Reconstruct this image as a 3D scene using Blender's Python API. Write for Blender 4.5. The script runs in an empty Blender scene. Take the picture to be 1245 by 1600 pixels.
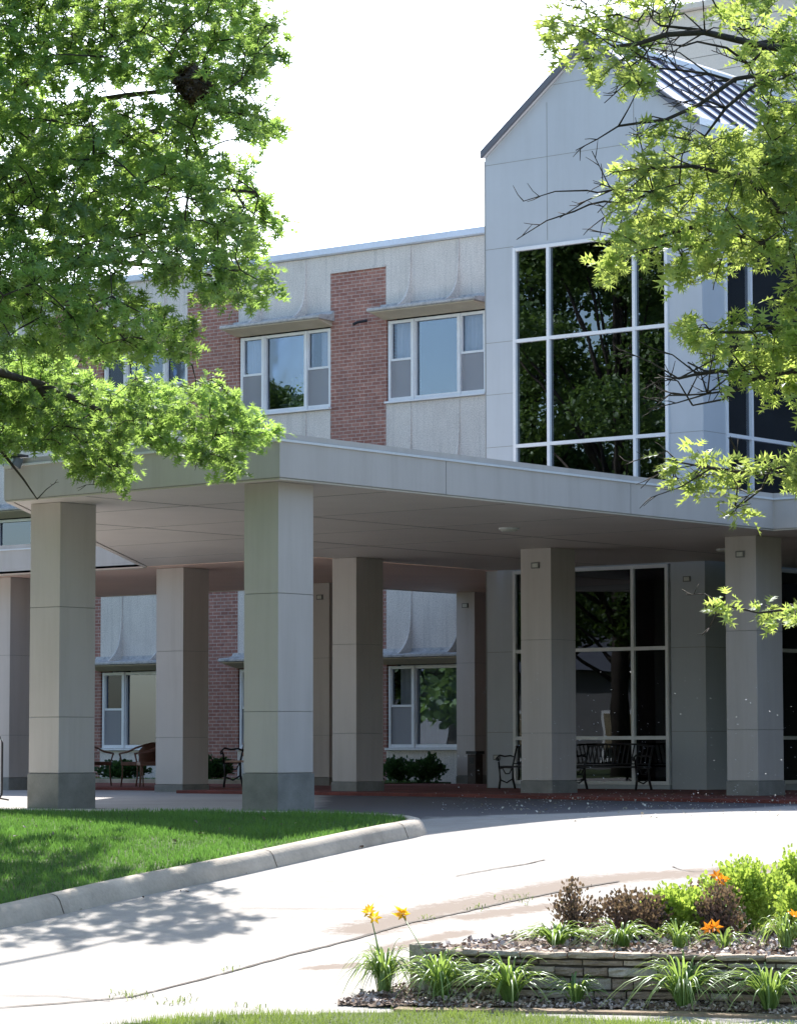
import bpy, math, random
import numpy as np
from mathutils import Vector, Matrix

random.seed(11)
rng = np.random.default_rng(11)
scene = bpy.context.scene
col = scene.collection

# ---------------------------------------------------------------- camera
SA, CA = 0.7781686, 0.6280555            # view heading expressed in building axes
PITCH, ROLL, EYE = 0.0787737, -0.001292, 0.72628
fwd = Vector((SA * math.cos(PITCH), CA * math.cos(PITCH), math.sin(PITCH)))
rgt = Vector((CA, -SA, 0.0))
upv = rgt.cross(fwd)
r2 = math.cos(ROLL) * rgt + math.sin(ROLL) * upv
u2 = -math.sin(ROLL) * rgt + math.cos(ROLL) * upv
cd = bpy.data.cameras.new('camera')
cam = bpy.data.objects.new('camera', cd)
col.objects.link(cam)
mw = Matrix((r2, u2, -fwd)).transposed().to_4x4()
mw.translation = Vector((0, 0, EYE))
cam.matrix_world = mw
cd.sensor_fit = 'HORIZONTAL'
cd.sensor_width = 36.0
cd.lens = 36.0 * 4668.95 / 1245.0
cd.clip_start = 0.5
cd.clip_end = 2000
scene.camera = cam

# ---------------------------------------------------------------- light
SUNV = Vector((0.596, 0.491, 0.635)).normalized()
world = bpy.data.worlds.new('World')
scene.world = world
world.use_nodes = True
wn = world.node_tree
sky = wn.nodes.new('ShaderNodeTexSky')
sky.sky_type = 'NISHITA'
sky.sun_disc = False
sky.sun_elevation = math.asin(SUNV.z)
sky.sun_rotation = math.atan2(SUNV.x, SUNV.y)
sky.air_density = 1.0
sky.dust_density = 1.0
sky.ozone_density = 1.0
bg = wn.nodes['Background']
bg.inputs['Strength'].default_value = 0.15
wn.links.new(sky.outputs[0], bg.inputs['Color'])
sl = bpy.data.lights.new('sun', 'SUN')
sl.energy = 4.6
sl.angle = math.radians(0.5)
sl.color = (1.0, 0.95, 0.88)
so = bpy.data.objects.new('sun', sl)
col.objects.link(so)
so.rotation_euler = SUNV.to_track_quat('Z', 'Y').to_euler()
so.location = (0, 0, 40)
scene.view_settings.view_transform = 'Standard'
scene.view_settings.look = 'None'
scene.view_settings.gamma = 1.0
scene.view_settings.exposure = 1.3
scene.cycles.max_bounces = 10
scene.cycles.transparent_max_bounces = 16


# ---------------------------------------------------------------- materials
def new_mat(name):
    m = bpy.data.materials.new(name)
    m.use_nodes = True
    return m, m.node_tree, m.node_tree.nodes['Principled BSDF']


def tc(nt, kind='Object', scale=(1, 1, 1)):
    t = nt.nodes.new('ShaderNodeTexCoord')
    mp = nt.nodes.new('ShaderNodeMapping')
    mp.inputs['Scale'].default_value = scale
    nt.links.new(t.outputs[kind], mp.inputs['Vector'])
    return mp.outputs['Vector']


def noise(nt, vec, scale, detail=4, rough=0.6):
    n = nt.nodes.new('ShaderNodeTexNoise')
    n.inputs['Scale'].default_value = scale
    n.inputs['Detail'].default_value = detail
    n.inputs['Roughness'].default_value = rough
    nt.links.new(vec, n.inputs['Vector'])
    return n.outputs['Fac']


def ramp(nt, fac, stops):
    r = nt.nodes.new('ShaderNodeValToRGB')
    el = r.color_ramp.elements
    while len(el) < len(stops):
        el.new(0.5)
    for e, (p, c) in zip(el, stops):
        e.position = p
        e.color = (c[0], c[1], c[2], 1)
    nt.links.new(fac, r.inputs['Fac'])
    return r.outputs['Color']


def mixc(nt, fac, a, b, mode='MIX'):
    m = nt.nodes.new('ShaderNodeMix')
    m.data_type = 'RGBA'
    m.blend_type = mode
    for sock, v in ((m.inputs[0], fac), (m.inputs[6], a), (m.inputs[7], b)):
        if hasattr(v, 'is_linked') or hasattr(v, 'links'):
            nt.links.new(v, sock)
        elif isinstance(v, (int, float)):
            sock.default_value = v
        else:
            sock.default_value = (v[0], v[1], v[2], 1)
    return m.outputs[2]


def bump(nt, b, h, strength=0.3, dist=0.01):
    n = nt.nodes.new('ShaderNodeBump')
    n.inputs['Strength'].default_value = strength
    n.inputs['Distance'].default_value = dist
    nt.links.new(h, n.inputs['Height'])
    nt.links.new(n.outputs['Normal'], b.inputs['Normal'])


def simple(name, c, rough=0.6, var=0.12, s1=1.3, s2=30, metal=0.0, bmp=0.15, bd=0.004, spec=0.4, stretch=(1, 1, 1)):
    m, nt, b = new_mat(name)
    v = tc(nt, 'Object', stretch)
    f1 = noise(nt, v, s1, 5)
    f2 = noise(nt, v, s2, 3)
    lo = [x * (1 - var) for x in c]
    hi = [min(1, x * (1 + var)) for x in c]
    c1 = ramp(nt, f1, [(0.3, lo), (0.7, hi)])
    c2 = ramp(nt, f2, [(0.3, (0.9, 0.9, 0.9)), (0.7, (1.1, 1.1, 1.1))])
    nt.links.new(mixc(nt, 0.6, c1, c2, 'MULTIPLY'), b.inputs['Base Color'])
    b.inputs['Roughness'].default_value = rough
    b.inputs['Metallic'].default_value = metal
    b.inputs['Specular IOR Level'].default_value = spec
    if bmp:
        bump(nt, b, f2, bmp, bd)
    return m


def streaked(name, c, amt=0.8):
    m, nt, b = new_mat(name)
    v = tc(nt)
    f = noise(nt, v, 0.8, 5)
    g = noise(nt, tc(nt, 'Object', (5, 5, 0.35)), 1.0, 6, 0.7)
    h = noise(nt, v, 70, 2)
    c1 = ramp(nt, f, [(0.3, [x * .95 for x in c]), (0.7, [x * 1.04 for x in c])])
    c2 = ramp(nt, g, [(0.3, (0.84, 0.83, 0.81)), (0.55, (1, 1, 1)), (0.75, (1.03, 1.03, 1.03))])
    x = mixc(nt, amt, c1, c2, 'MULTIPLY')
    nt.links.new(x, b.inputs['Base Color'])
    b.inputs['Roughness'].default_value = 0.5
    b.inputs['Specular IOR Level'].default_value = 0.35
    bump(nt, b, h, 0.06, 0.002)
    return m


M = {}
M['cladding'] = streaked('painted cladding panel', (0.54, 0.495, 0.475), 0.6)
M['cladding_joint'] = simple('cladding joint', (0.26, 0.26, 0.25), 0.8, 0.1)
M['gable_clad'] = streaked('gable cladding panel', (0.46, 0.49, 0.53), 0.25)
M['blocker_grey'] = simple('grey sky blocker wall', (0.13, 0.13, 0.135), 0.8, 0.15)
M['soffit'] = simple('soffit panel', (0.62, 0.575, 0.525), 0.5, 0.06, 0.8, 40, bmp=0.04, bd=0.002)
M['walk_soffit_bounce'] = simple('walkway soffit with bounce tint', (0.74, 0.54, 0.45), 0.5, 0.06, 0.8, 40, bmp=0.04, bd=0.002)  # pinkish colour holds the warm bounce light on this soffit
M['white_metal'] = simple('white painted metal', (0.72, 0.73, 0.76), 0.35, 0.04, 2, 50, bmp=0.03)
M['flashing'] = simple('pale metal flashing', (0.62, 0.66, 0.76), 0.4, 0.06, 0.8, 20, metal=0.2, bmp=0.05)
M['frame_beige'] = simple('window frame paint', (0.74, 0.75, 0.76), 0.45, 0.06, 3, 50, bmp=0.03)
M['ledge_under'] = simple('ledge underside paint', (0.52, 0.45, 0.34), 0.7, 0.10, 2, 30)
M['base_conc'] = simple('column base concrete', (0.235, 0.23, 0.215), 0.85, 0.22, 3, 60, bmp=0.5, bd=0.01)
M['dark_metal'] = simple('black painted iron', (0.018, 0.018, 0.02), 0.4, 0.2, 8, 60)
M['roof_edge'] = simple('roof edge metal', (0.12, 0.125, 0.15), 0.45, 0.08, 1, 30)
M['roof_metal'] = simple('standing seam roof metal', (0.82, 0.81, 0.86), 0.3, 0.06, 0.7, 20, metal=0.1)
M['seam_shade'] = simple('shaded roof seam', (0.06, 0.06, 0.10), 0.45, 0.1, 1, 30)  # dark tone stands for the seams' shadow on the pale roof
M['siding_grey'] = simple('grey house siding', (0.16, 0.16, 0.17), 0.8, 0.08)
M['siding'] = simple('beige siding', (0.62, 0.56, 0.49), 0.7, 0.05, 0.8, 30)
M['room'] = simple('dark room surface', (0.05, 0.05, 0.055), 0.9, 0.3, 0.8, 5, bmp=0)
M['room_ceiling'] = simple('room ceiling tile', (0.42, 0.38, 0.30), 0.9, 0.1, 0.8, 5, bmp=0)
M['curtain'] = simple('white curtain cloth', (0.82, 0.83, 0.88), 0.9, 0.12, 2, 40, stretch=(1, 8, 0.3))
M['bark'] = simple('tree bark', (0.050, 0.040, 0.034), 0.9, 0.35, 6, 40, bmp=0.6, bd=0.02)
M['wood_brown'] = simple('brown wood', (0.12, 0.052, 0.034), 0.5, 0.25, 4, 40, stretch=(1, 1, 6))
M['bench_wood'] = simple('weathered bench slat', (0.42, 0.25, 0.17), 0.6, 0.25, 4, 40)
M['bin_brown'] = simple('dark brown bin', (0.06, 0.045, 0.038), 0.6, 0.3, 4, 40)
M['box_grey'] = simple('grey light box', (0.16, 0.16, 0.155), 0.5, 0.2, 9, 60)
M['lens'] = simple('pale lamp lens', (0.55, 0.55, 0.5), 0.3, 0.1, 9, 60)
M['pot'] = simple('white flower pot', (0.7, 0.7, 0.72), 0.4, 0.05)
M['petal_yellow'] = simple('yellow petal', (0.85, 0.50, 0.02), 0.5, 0.15, 20, 60)
M['petal_orange'] = simple('orange petal', (0.85, 0.24, 0.01), 0.5, 0.15, 20, 60)
M['crack'] = simple('dark joint filler', (0.07, 0.055, 0.045), 0.9, 0.4, 6, 60)


def brick_mat():
    m, nt, b = new_mat('red brick')
    t = nt.nodes.new('ShaderNodeTexCoord')
    sp = nt.nodes.new('ShaderNodeSeparateXYZ')
    cb = nt.nodes.new('ShaderNodeCombineXYZ')
    nt.links.new(t.outputs['Object'], sp.inputs[0])
    nt.links.new(sp.outputs['Y'], cb.inputs['X'])
    nt.links.new(sp.outputs['Z'], cb.inputs['Y'])
    br = nt.nodes.new('ShaderNodeTexBrick')
    br.inputs['Scale'].default_value = 1.0
    br.inputs['Brick Width'].default_value = 0.215
    br.inputs['Row Height'].default_value = 0.0725
    br.inputs['Mortar Size'].default_value = 0.0085
    br.inputs['Mortar Smooth'].default_value = 0.3
    br.inputs['Bias'].default_value = 0.0
    br.inputs['Color1'].default_value = (0.285, 0.125, 0.098, 1)
    br.inputs['Color2'].default_value = (0.37, 0.185, 0.145, 1)
    br.inputs['Mortar'].default_value = (0.46, 0.37, 0.34, 1)
    nt.links.new(cb.outputs[0], br.inputs['Vector'])
    f = noise(nt, cb.outputs[0], 2.2, 5)
    g = noise(nt, cb.outputs[0], 11.0, 4)
    c1 = ramp(nt, f, [(0.25, (0.82, 0.82, 0.84)), (0.7, (1.12, 1.1, 1.08))])
    c2 = ramp(nt, g, [(0.3, (0.75, 0.75, 0.78)), (0.7, (1.2, 1.18, 1.15))])
    x = mixc(nt, 1.0, br.outputs['Color'], c1, 'MULTIPLY')
    x = mixc(nt, 0.8, x, c2, 'MULTIPLY')
    nt.links.new(x, b.inputs['Base Color'])
    b.inputs['Roughness'].default_value = 0.85
    inv = nt.nodes.new('ShaderNodeMath')
    inv.operation = 'SUBTRACT'
    inv.inputs[0].default_value = 1.0
    nt.links.new(br.outputs['Fac'], inv.inputs[1])
    bump(nt, b, inv.outputs[0], 0.6, 0.008)
    return m


M['brick'] = brick_mat()


def aggregate():
    m, nt, b = new_mat('exposed aggregate concrete')
    v = tc(nt)
    f = noise(nt, v, 1.6, 6, 0.7)
    g = noise(nt, v, 42, 2, 0.8)
    s = tc(nt, 'Object', (1, 9, 0.5))
    h = noise(nt, s, 1.0, 5, 0.7)
    c1 = ramp(nt, f, [(0.25, (0.60, 0.555, 0.515)), (0.75, (0.71, 0.665, 0.62))])
    c2 = ramp(nt, g, [(0.36, (0.74, 0.74, 0.75)), (0.5, (1, 1, 1)), (0.66, (1.2, 1.2, 1.2))])
    c3 = ramp(nt, h, [(0.33, (0.72, 0.73, 0.75)), (0.5, (1, 1, 1))])
    x = mixc(nt, 0.85, c1, c2, 'MULTIPLY')
    x = mixc(nt, 0.55, x, c3, 'MULTIPLY')
    nt.links.new(x, b.inputs['Base Color'])
    b.inputs['Roughness'].default_value = 0.9
    bump(nt, b, g, 0.5, 0.01)
    return m


M['aggregate'] = aggregate()


def ledge_mat():
    m, nt, b = new_mat('weathered ledge concrete')
    v = tc(nt)
    f = noise(nt, v, 9, 6, 0.75)
    g = noise(nt, v, 50, 2, 0.8)
    c1 = ramp(nt, f, [(0.3, (0.24, 0.24, 0.25)), (0.5, (0.46, 0.45, 0.44)), (0.75, (0.60, 0.58, 0.56))])
    c2 = ramp(nt, g, [(0.35, (0.7, 0.7, 0.7)), (0.65, (1.2, 1.2, 1.2))])
    nt.links.new(mixc(nt, 0.8, c1, c2, 'MULTIPLY'), b.inputs['Base Color'])
    b.inputs['Roughness'].default_value = 0.9
    bump(nt, b, f, 0.5, 0.01)
    return m


M['ledge'] = ledge_mat()


def concrete_drive():
    m, nt, b = new_mat('driveway concrete')
    v = tc(nt)
    f = noise(nt, v, 0.35, 5, 0.6)
    g = noise(nt, v, 5, 6, 0.7)
    h = noise(nt, v, 60, 3, 0.7)
    c1 = ramp(nt, f, [(0.3, (0.36, 0.335, 0.315)), (0.7, (0.44, 0.42, 0.40))])
    c2 = ramp(nt, g, [(0.3, (0.86, 0.85, 0.84)), (0.65, (1.05, 1.05, 1.05))])
    c3 = ramp(nt, h, [(0.3, (0.85, 0.85, 0.85)), (0.7, (1.1, 1.1, 1.1))])
    x = mixc(nt, 0.9, c1, c2, 'MULTIPLY')
    x = mixc(nt, 0.8, x, c3, 'MULTIPLY')
    att = nt.nodes.new('ShaderNodeAttribute')
    att.attribute_name = 'wet'
    wetn = noise(nt, v, 11, 6, 0.8)
    mm = nt.nodes.new('ShaderNodeMath')
    mm.operation = 'ADD'
    nt.links.new(att.outputs['Fac'], mm.inputs[0])
    nt.links.new(wetn, mm.inputs[1])
    w = ramp(nt, mm.outputs[0], [(0.78, (0, 0, 0)), (1.15, (1, 1, 1))])
    x = mixc(nt, w, x, (0.23, 0.185, 0.155))
    nt.links.new(x, b.inputs['Base Color'])
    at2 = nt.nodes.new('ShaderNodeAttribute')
    at2.attribute_name = 'dark_paving'
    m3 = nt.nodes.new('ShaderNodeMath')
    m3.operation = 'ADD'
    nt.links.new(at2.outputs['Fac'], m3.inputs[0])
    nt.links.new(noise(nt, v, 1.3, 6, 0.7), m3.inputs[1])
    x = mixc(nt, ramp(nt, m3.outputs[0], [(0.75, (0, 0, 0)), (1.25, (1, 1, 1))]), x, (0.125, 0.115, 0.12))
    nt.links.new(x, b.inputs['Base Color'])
    b.inputs['Roughness'].default_value = 0.92
    b.inputs['Specular IOR Level'].default_value = 0.15
    bump(nt, b, h, 0.35, 0.006)
    return m


M['drive'] = concrete_drive()
M['curb'] = simple('curb concrete', (0.46, 0.405, 0.345), 0.95, 0.30, 1.6, 35, bmp=0.5, bd=0.01)
M['red_paver'] = simple('red paving', (0.17, 0.048, 0.038), 0.9, 0.35, 1.2, 25, bmp=0.6, bd=0.02)
M['soil'] = simple('lawn soil', (0.055, 0.085, 0.022), 0.95, 0.35, 1.0, 30, bmp=0.5, bd=0.02)
M['earth'] = simple('meadow ground', (0.07, 0.10, 0.035), 0.95, 0.35, 0.3, 6, bmp=0.5, bd=0.02)
M['mulch'] = simple('bed mulch', (0.17, 0.12, 0.09), 0.95, 0.45, 5, 50, bmp=0.8, bd=0.02)


def stone_mat(name, c):
    m, nt, b = new_mat(name)
    v = tc(nt)
    f = noise(nt, v, 5, 6, 0.7)
    g = noise(nt, v, 45, 5, 0.75)
    c1 = ramp(nt, f, [(0.3, [x * .6 for x in c]), (0.52, c), (0.75, [x * 1.35 for x in c])])
    c2 = ramp(nt, g, [(0.3, (0.7, 0.68, 0.66)), (0.7, (1.2, 1.2, 1.2))])
    nt.links.new(mixc(nt, 0.8, c1, c2, 'MULTIPLY'), b.inputs['Base Color'])
    b.inputs['Roughness'].default_value = 0.9
    bump(nt, b, g, 0.9, 0.012)
    return m


M['stone_a'] = stone_mat('tan limestone', (0.50, 0.40, 0.31))
M['stone_b'] = stone_mat('grey limestone', (0.48, 0.42, 0.35))
M['stone_c'] = stone_mat('brown limestone', (0.35, 0.265, 0.20))


def leaf_mat(name, lo, hi, trans, tf=0.55, gloss=0.45):
    """Real leaf: diffuse + light passing through, colour varies leaf by leaf through a stored attribute."""
    m = bpy.data.materials.new(name)
    m.use_nodes = True
    nt = m.node_tree
    nt.nodes.clear()
    out = nt.nodes.new('ShaderNodeOutputMaterial')
    att = nt.nodes.new('ShaderNodeAttribute')
    att.attribute_name = 'tint'
    c = ramp(nt, att.outputs['Fac'], [(0.0, lo), (1.0, hi)])
    t = ramp(nt, att.outputs['Fac'], [(0.0, [x * 0.75 for x in trans]), (1.0, [min(1, x * 1.2) for x in trans])])
    d = nt.nodes.new('ShaderNodeBsdfDiffuse')
    tr = nt.nodes.new('ShaderNodeBsdfTranslucent')
    gl = nt.nodes.new('ShaderNodeBsdfGlossy')
    gl.inputs['Roughness'].default_value = gloss
    gl.inputs['Color'].default_value = (0.9, 0.95, 1.0, 1)
    nt.links.new(c, d.inputs['Color'])
    nt.links.new(t, tr.inputs['Color'])
    m1 = nt.nodes.new('ShaderNodeMixShader')
    m1.inputs['Fac'].default_value = tf
    nt.links.new(d.outputs[0], m1.inputs[1])
    nt.links.new(tr.outputs[0], m1.inputs[2])
    m2 = nt.nodes.new('ShaderNodeMixShader')
    m2.inputs['Fac'].default_value = 0.035
    nt.links.new(m1.outputs[0], m2.inputs[1])
    nt.links.new(gl.outputs[0], m2.inputs[2])
    nt.links.new(m2.outputs[0], out.inputs['Surface'])
    return m


M['oak_leaf'] = leaf_mat('oak leaf', (0.07, 0.13, 0.045), (0.19, 0.31, 0.095), (0.42, 0.62, 0.13), 0.52)
M['oak_leaf_r'] = leaf_mat('young oak leaf', (0.10, 0.165, 0.05), (0.24, 0.35, 0.10), (0.50, 0.62, 0.14), 0.53)
M['far_leaf'] = leaf_mat('far tree leaf', (0.04, 0.075, 0.02), (0.12, 0.19, 0.045), (0.16, 0.26, 0.05), 0.35)
M['grass'] = leaf_mat('grass blade', (0.035, 0.09, 0.018), (0.095, 0.19, 0.04), (0.17, 0.36, 0.06), 0.4)
M['grass_pale'] = leaf_mat('pale grass blade', (0.12, 0.20, 0.05), (0.30, 0.36, 0.10), (0.30, 0.40, 0.08), 0.35)
M['lily_leaf'] = leaf_mat('daylily leaf', (0.09, 0.17, 0.045), (0.26, 0.38, 0.13), (0.34, 0.48, 0.10), 0.4, 0.35)
M['bush_leaf'] = leaf_mat('evergreen bush leaf', (0.015, 0.045, 0.015), (0.05, 0.11, 0.03), (0.06, 0.14, 0.03), 0.25)
M['gold_leaf'] = leaf_mat('gold shrub leaf', (0.18, 0.28, 0.04), (0.42, 0.55, 0.12), (0.5, 0.66, 0.10), 0.4)
M['red_leaf'] = leaf_mat('barberry leaf', (0.05, 0.05, 0.035), (0.24, 0.14, 0.13), (0.24, 0.17, 0.09), 0.3)
M['dead_leaf'] = leaf_mat('dead leaf', (0.05, 0.028, 0.015), (0.11, 0.065, 0.035), (0.08, 0.04, 0.02), 0.15)
M['chip'] = leaf_mat('mulch chip and pebble', (0.13, 0.085, 0.07), (0.68, 0.57, 0.53), (0.05, 0.04, 0.03), 0.02)
M['petal_bit'] = leaf_mat('fallen petal', (0.40, 0.34, 0.26), (0.7, 0.66, 0.58), (0.2, 0.2, 0.15), 0.1)


def glass_mat(name, tint, refl=0.5, ior=1.5, gcol=(0.82, 0.90, 1.0)):
    m = bpy.data.materials.new(name)
    m.use_nodes = True
    nt = m.node_tree
    nt.nodes.clear()
    out = nt.nodes.new('ShaderNodeOutputMaterial')
    t = nt.nodes.new('ShaderNodeBsdfTransparent')
    t.inputs['Color'].default_value = (*tint, 1)
    g = nt.nodes.new('ShaderNodeBsdfGlossy')
    g.inputs['Roughness'].default_value = 0.0
    g.inputs['Color'].default_value = (*gcol, 1)
    v = tc(nt)
    n = noise(nt, v, 0.9, 2, 0.4)
    bm = nt.nodes.new('ShaderNodeBump')
    bm.inputs['Strength'].default_value = 0.05
    bm.inputs['Distance'].default_value = 0.03
    nt.links.new(n, bm.inputs['Height'])
    nt.links.new(bm.outputs[0], g.inputs['Normal'])
    f = nt.nodes.new('ShaderNodeFresnel')
    f.inputs['IOR'].default_value = ior
    ma = nt.nodes.new('ShaderNodeMath')
    ma.operation = 'MULTIPLY_ADD'
    ma.inputs[1].default_value = 1.0
    ma.inputs[2].default_value = refl
    nt.links.new(f.outputs[0], ma.inputs[0])
    mx = nt.nodes.new('ShaderNodeMixShader')
    nt.links.new(ma.outputs[0], mx.inputs['Fac'])
    nt.links.new(t.outputs[0], mx.inputs[1])
    nt.links.new(g.outputs[0], mx.inputs[2])
    nt.links.new(mx.outputs[0], out.inputs['Surface'])
    return m


M['glass_dark'] = glass_mat('tinted curtain wall glass', (0.26, 0.30, 0.32), 0.13)
M['glass_lobby'] = glass_mat('shaded lobby glass', (0.16, 0.17, 0.18), 0.02, 1.45)
M['glass_side'] = glass_mat('side light glass', (0.80, 0.82, 0.84), 0.02, 1.45, (0.62, 0.71, 0.86))
M['glass_clear'] = glass_mat('window glass', (0.62, 0.66, 0.68), 0.14, 1.5, (0.62, 0.71, 0.86))


def screen_mat():
    m = bpy.data.materials.new('insect screen')
    m.use_nodes = True
    nt = m.node_tree
    nt.nodes.clear()
    out = nt.nodes.new('ShaderNodeOutputMaterial')
    t = nt.nodes.new('ShaderNodeBsdfTransparent')
    d = nt.nodes.new('ShaderNodeBsdfDiffuse')
    d.inputs['Color'].default_value = (0.46, 0.46, 0.48, 1)
    mx = nt.nodes.new('ShaderNodeMixShader')
    mx.inputs['Fac'].default_value = 0.42
    nt.links.new(t.outputs[0], mx.inputs[1])
    nt.links.new(d.outputs[0], mx.inputs[2])
    nt.links.new(mx.outputs[0], out.inputs['Surface'])
    return m


M['screen'] = screen_mat()


# ---------------------------------------------------------------- mesh helpers
def sm(t):
    t = min(1.0, max(0.0, t))
    return t * t * (3 - 2 * t)


def gz(s):
    """ground height along the view heading: street level, then the ramp up to the entrance floor"""
    return -1.0 + sm((s - 17.5) / 15.5)


def W(s, l, z=None, dz=0.0):
    if z is None:
        z = gz(s) + dz
    return (s * SA + l * CA, s * CA - l * SA, z)


class MB:
    def __init__(self):
        self.v = []
        self.f = []
        self.m = []

    def add(self, vs, fs, mi=0):
        o = len(self.v)
        self.v += [tuple(map(float, p)) for p in vs]
        for f in fs:
            self.f.append(tuple(i + o for i in f))
            self.m.append(mi)
        return self

    def box(self, x0, x1, y0, y1, z0, z1, mi=0):
        vs = [(x0, y0, z0), (x1, y0, z0), (x1, y1, z0), (x0, y1, z0), (x0, y0, z1), (x1, y0, z1), (x1, y1, z1), (x0, y1, z1)]
        return self.add(vs, [(0, 3, 2, 1), (4, 5, 6, 7), (0, 1, 5, 4), (1, 2, 6, 5), (2, 3, 7, 6), (3, 0, 4, 7)], mi)

    def prism(self, poly, z0, z1, mi=0, caps=True):
        n = len(poly)
        ar = sum(poly[i][0] * poly[(i + 1) % n][1] - poly[(i + 1) % n][0] * poly[i][1] for i in range(n))
        if ar < 0:
            poly = poly[::-1]
        vs = [(x, y, z0) for x, y in poly] + [(x, y, z1) for x, y in poly]
        fs = [(i, (i + 1) % n, (i + 1) % n + n, i + n) for i in range(n)]
        if caps:
            fs += [tuple(range(n - 1, -1, -1)), tuple(range(n, 2 * n))]
        return self.add(vs, fs, mi)

    def prism_y(self, prof, y0, y1, mi=0):
        """profile in the XZ plane swept along Y"""
        n = len(prof)
        ar = sum(prof[i][0] * prof[(i + 1) % n][1] - prof[(i + 1) % n][0] * prof[i][1] for i in range(n))
        if ar < 0:
            prof = prof[::-1]
        vs = [(x, y0, z) for x, z in prof] + [(x, y1, z) for x, z in prof]
        fs = [((i + 1) % n, i, i + n, (i + 1) % n + n)[::-1] for i in range(n)]
        fs = [(i, (i + 1) % n, (i + 1) % n + n, i + n) for i in range(n)]
        fs += [tuple(range(n - 1, -1, -1)), tuple(range(n, 2 * n))]
        return self.add(vs, fs, mi)

    def prism_x(self, prof, x0, x1, mi=0):
        """profile in the YZ plane swept along X"""
        n = len(prof)
        vs = [(x0, y, z) for y, z in prof] + [(x1, y, z) for y, z in prof]
        fs = [(i, (i + 1) % n, (i + 1) % n + n, i + n) for i in range(n)]
        fs += [tuple(range(n - 1, -1, -1)), tuple(range(n, 2 * n))]
        return self.add(vs, fs, mi)

    def tube(self, pts, r0, r1=None, sides=6, mi=0):
        if r1 is None:
            r1 = r0
        pts = [Vector(p) for p in pts]
        n = len(pts)
        o = len(self.v)
        for i, p in enumerate(pts):
            d = (pts[min(i + 1, n - 1)] - pts[max(i - 1, 0)]).normalized()
            a = d.cross(Vector((0.13, 0.21, 0.97)))
            if a.length < 1e-3:
                a = d.cross(Vector((1, 0, 0)))
            a.normalize()
            b = d.cross(a)
            r = r0 + (r1 - r0) * i / (n - 1)
            for k in range(sides):
                t = 2 * math.pi * k / sides
                self.v.append(tuple(p + a * math.cos(t) * r + b * math.sin(t) * r))
        for i in range(n - 1):
            for k in range(sides):
                k2 = (k + 1) % sides
                self.f.append((o + i * sides + k, o + i * sides + k2, o + (i + 1) * sides + k2, o + (i + 1) * sides + k))
                self.m.append(mi)
        self.f.append(tuple(o + k for k in range(sides))[::-1])
        self.m.append(mi)
        self.f.append(tuple(o + (n - 1) * sides + k for k in range(sides)))
        self.m.append(mi)
        return self

    def build(self, name, mats, parent=None, smooth=False, bevel=0.0, kind=None):
        if not isinstance(mats, (list, tuple)):
            mats = [mats]
        me = bpy.data.meshes.new(name)
        off = origin(parent)
        me.from_pydata([(x - off[0], y - off[1], z - off[2]) for x, y, z in self.v], [], self.f)
        for mt in mats:
            me.materials.append(mt)
        if len(mats) > 1:
            me.polygons.foreach_set('material_index', self.m)
        if smooth:
            me.polygons.foreach_set('use_smooth', [True] * len(me.polygons))
        me.update()
        import bmesh
        bm = bmesh.new()
        bm.from_mesh(me)
        bmesh.ops.recalc_face_normals(bm, faces=bm.faces)
        bm.to_mesh(me)
        bm.free()
        o = bpy.data.objects.new(name, me)
        col.objects.link(o)
        if parent is not None:
            o.parent = parent
        if bevel:
            md = o.modifiers.new('bevel', 'BEVEL')
            md.width = bevel
            md.segments = 2
            md.limit_method = 'ANGLE'
        if kind:
            o['kind'] = kind
        return o


def origin(o):
    v = Vector((0, 0, 0))
    while o is not None:
        v = v + Vector(o.location)
        o = o.parent
    return v


def thing(name, label, cat, loc=(0, 0, 0), group=None, rz=0.0):
    o = bpy.data.objects.new(name, None)
    o.empty_display_size = 0.3
    col.objects.link(o)
    o.location = loc
    o.rotation_euler = (0, 0, rz)
    o['label'] = label
    o['category'] = cat
    if group:
        o['group'] = group
    return o


def tag(o, label=None, cat=None, group=None, kind=None):
    for k, v in (('label', label), ('category', cat), ('group', group), ('kind', kind)):
        if v:
            o[k] = v
    return o


def copy_thing(o, loc, rz=None, label=None, parent=None, top=True):
    c = o.copy()
    col.objects.link(c)
    if top:
        c.location = loc
        if rz is not None:
            c.rotation_euler = (0, 0, rz)
        if label:
            c['label'] = label
    else:
        c.parent = parent
    for ch in [q for q in list(col.objects) if q.parent == o]:
        copy_thing(ch, None, parent=c, top=False)
    return c


# lobed oak leaf: midrib strip plus three pointed lobes a side
def leaf_template():
    h = [((0, .05), (.10, .30), (.36, .20)), ((0, .05), (0, .45), (.10, .30)),
         ((0, .30), (.13, .52), (.50, .52)), ((0, .30), (0, .66), (.13, .52)),
         ((0, .55), (.10, .74), (.36, .84)), ((0, .55), (.07, 1.0), (.10, .74)), ((0, .55), (0, 1.0), (.07, 1.0))]
    t = []
    for tri in h[:-1]:
        t.append([(x, y) for x, y in tri])
        t.append([(-x, y) for x, y in tri[::-1]])
    return np.array(t)


LEAF_LOBED = leaf_template()
LEAF_PLAIN = np.array([[(0, 0), (.32, .45), (0, 1)], [(0, 0), (0, 1), (-.32, .45)]], float)
LEAF_ROUND = np.array([[(0, 0), (.4, .3), (.3, .8)], [(0, 0), (.3, .8), (-.3, .8)], [(0, 0), (-.3, .8), (-.4, .3)], [(.3, .8), (0, 1), (-.3, .8)]], float)
LEAF_CHIP = np.array([[(-.4, 0), (.4, .1), (.45, .8)], [(-.4, 0), (.45, .8), (-.3, 1)]], float)


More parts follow.
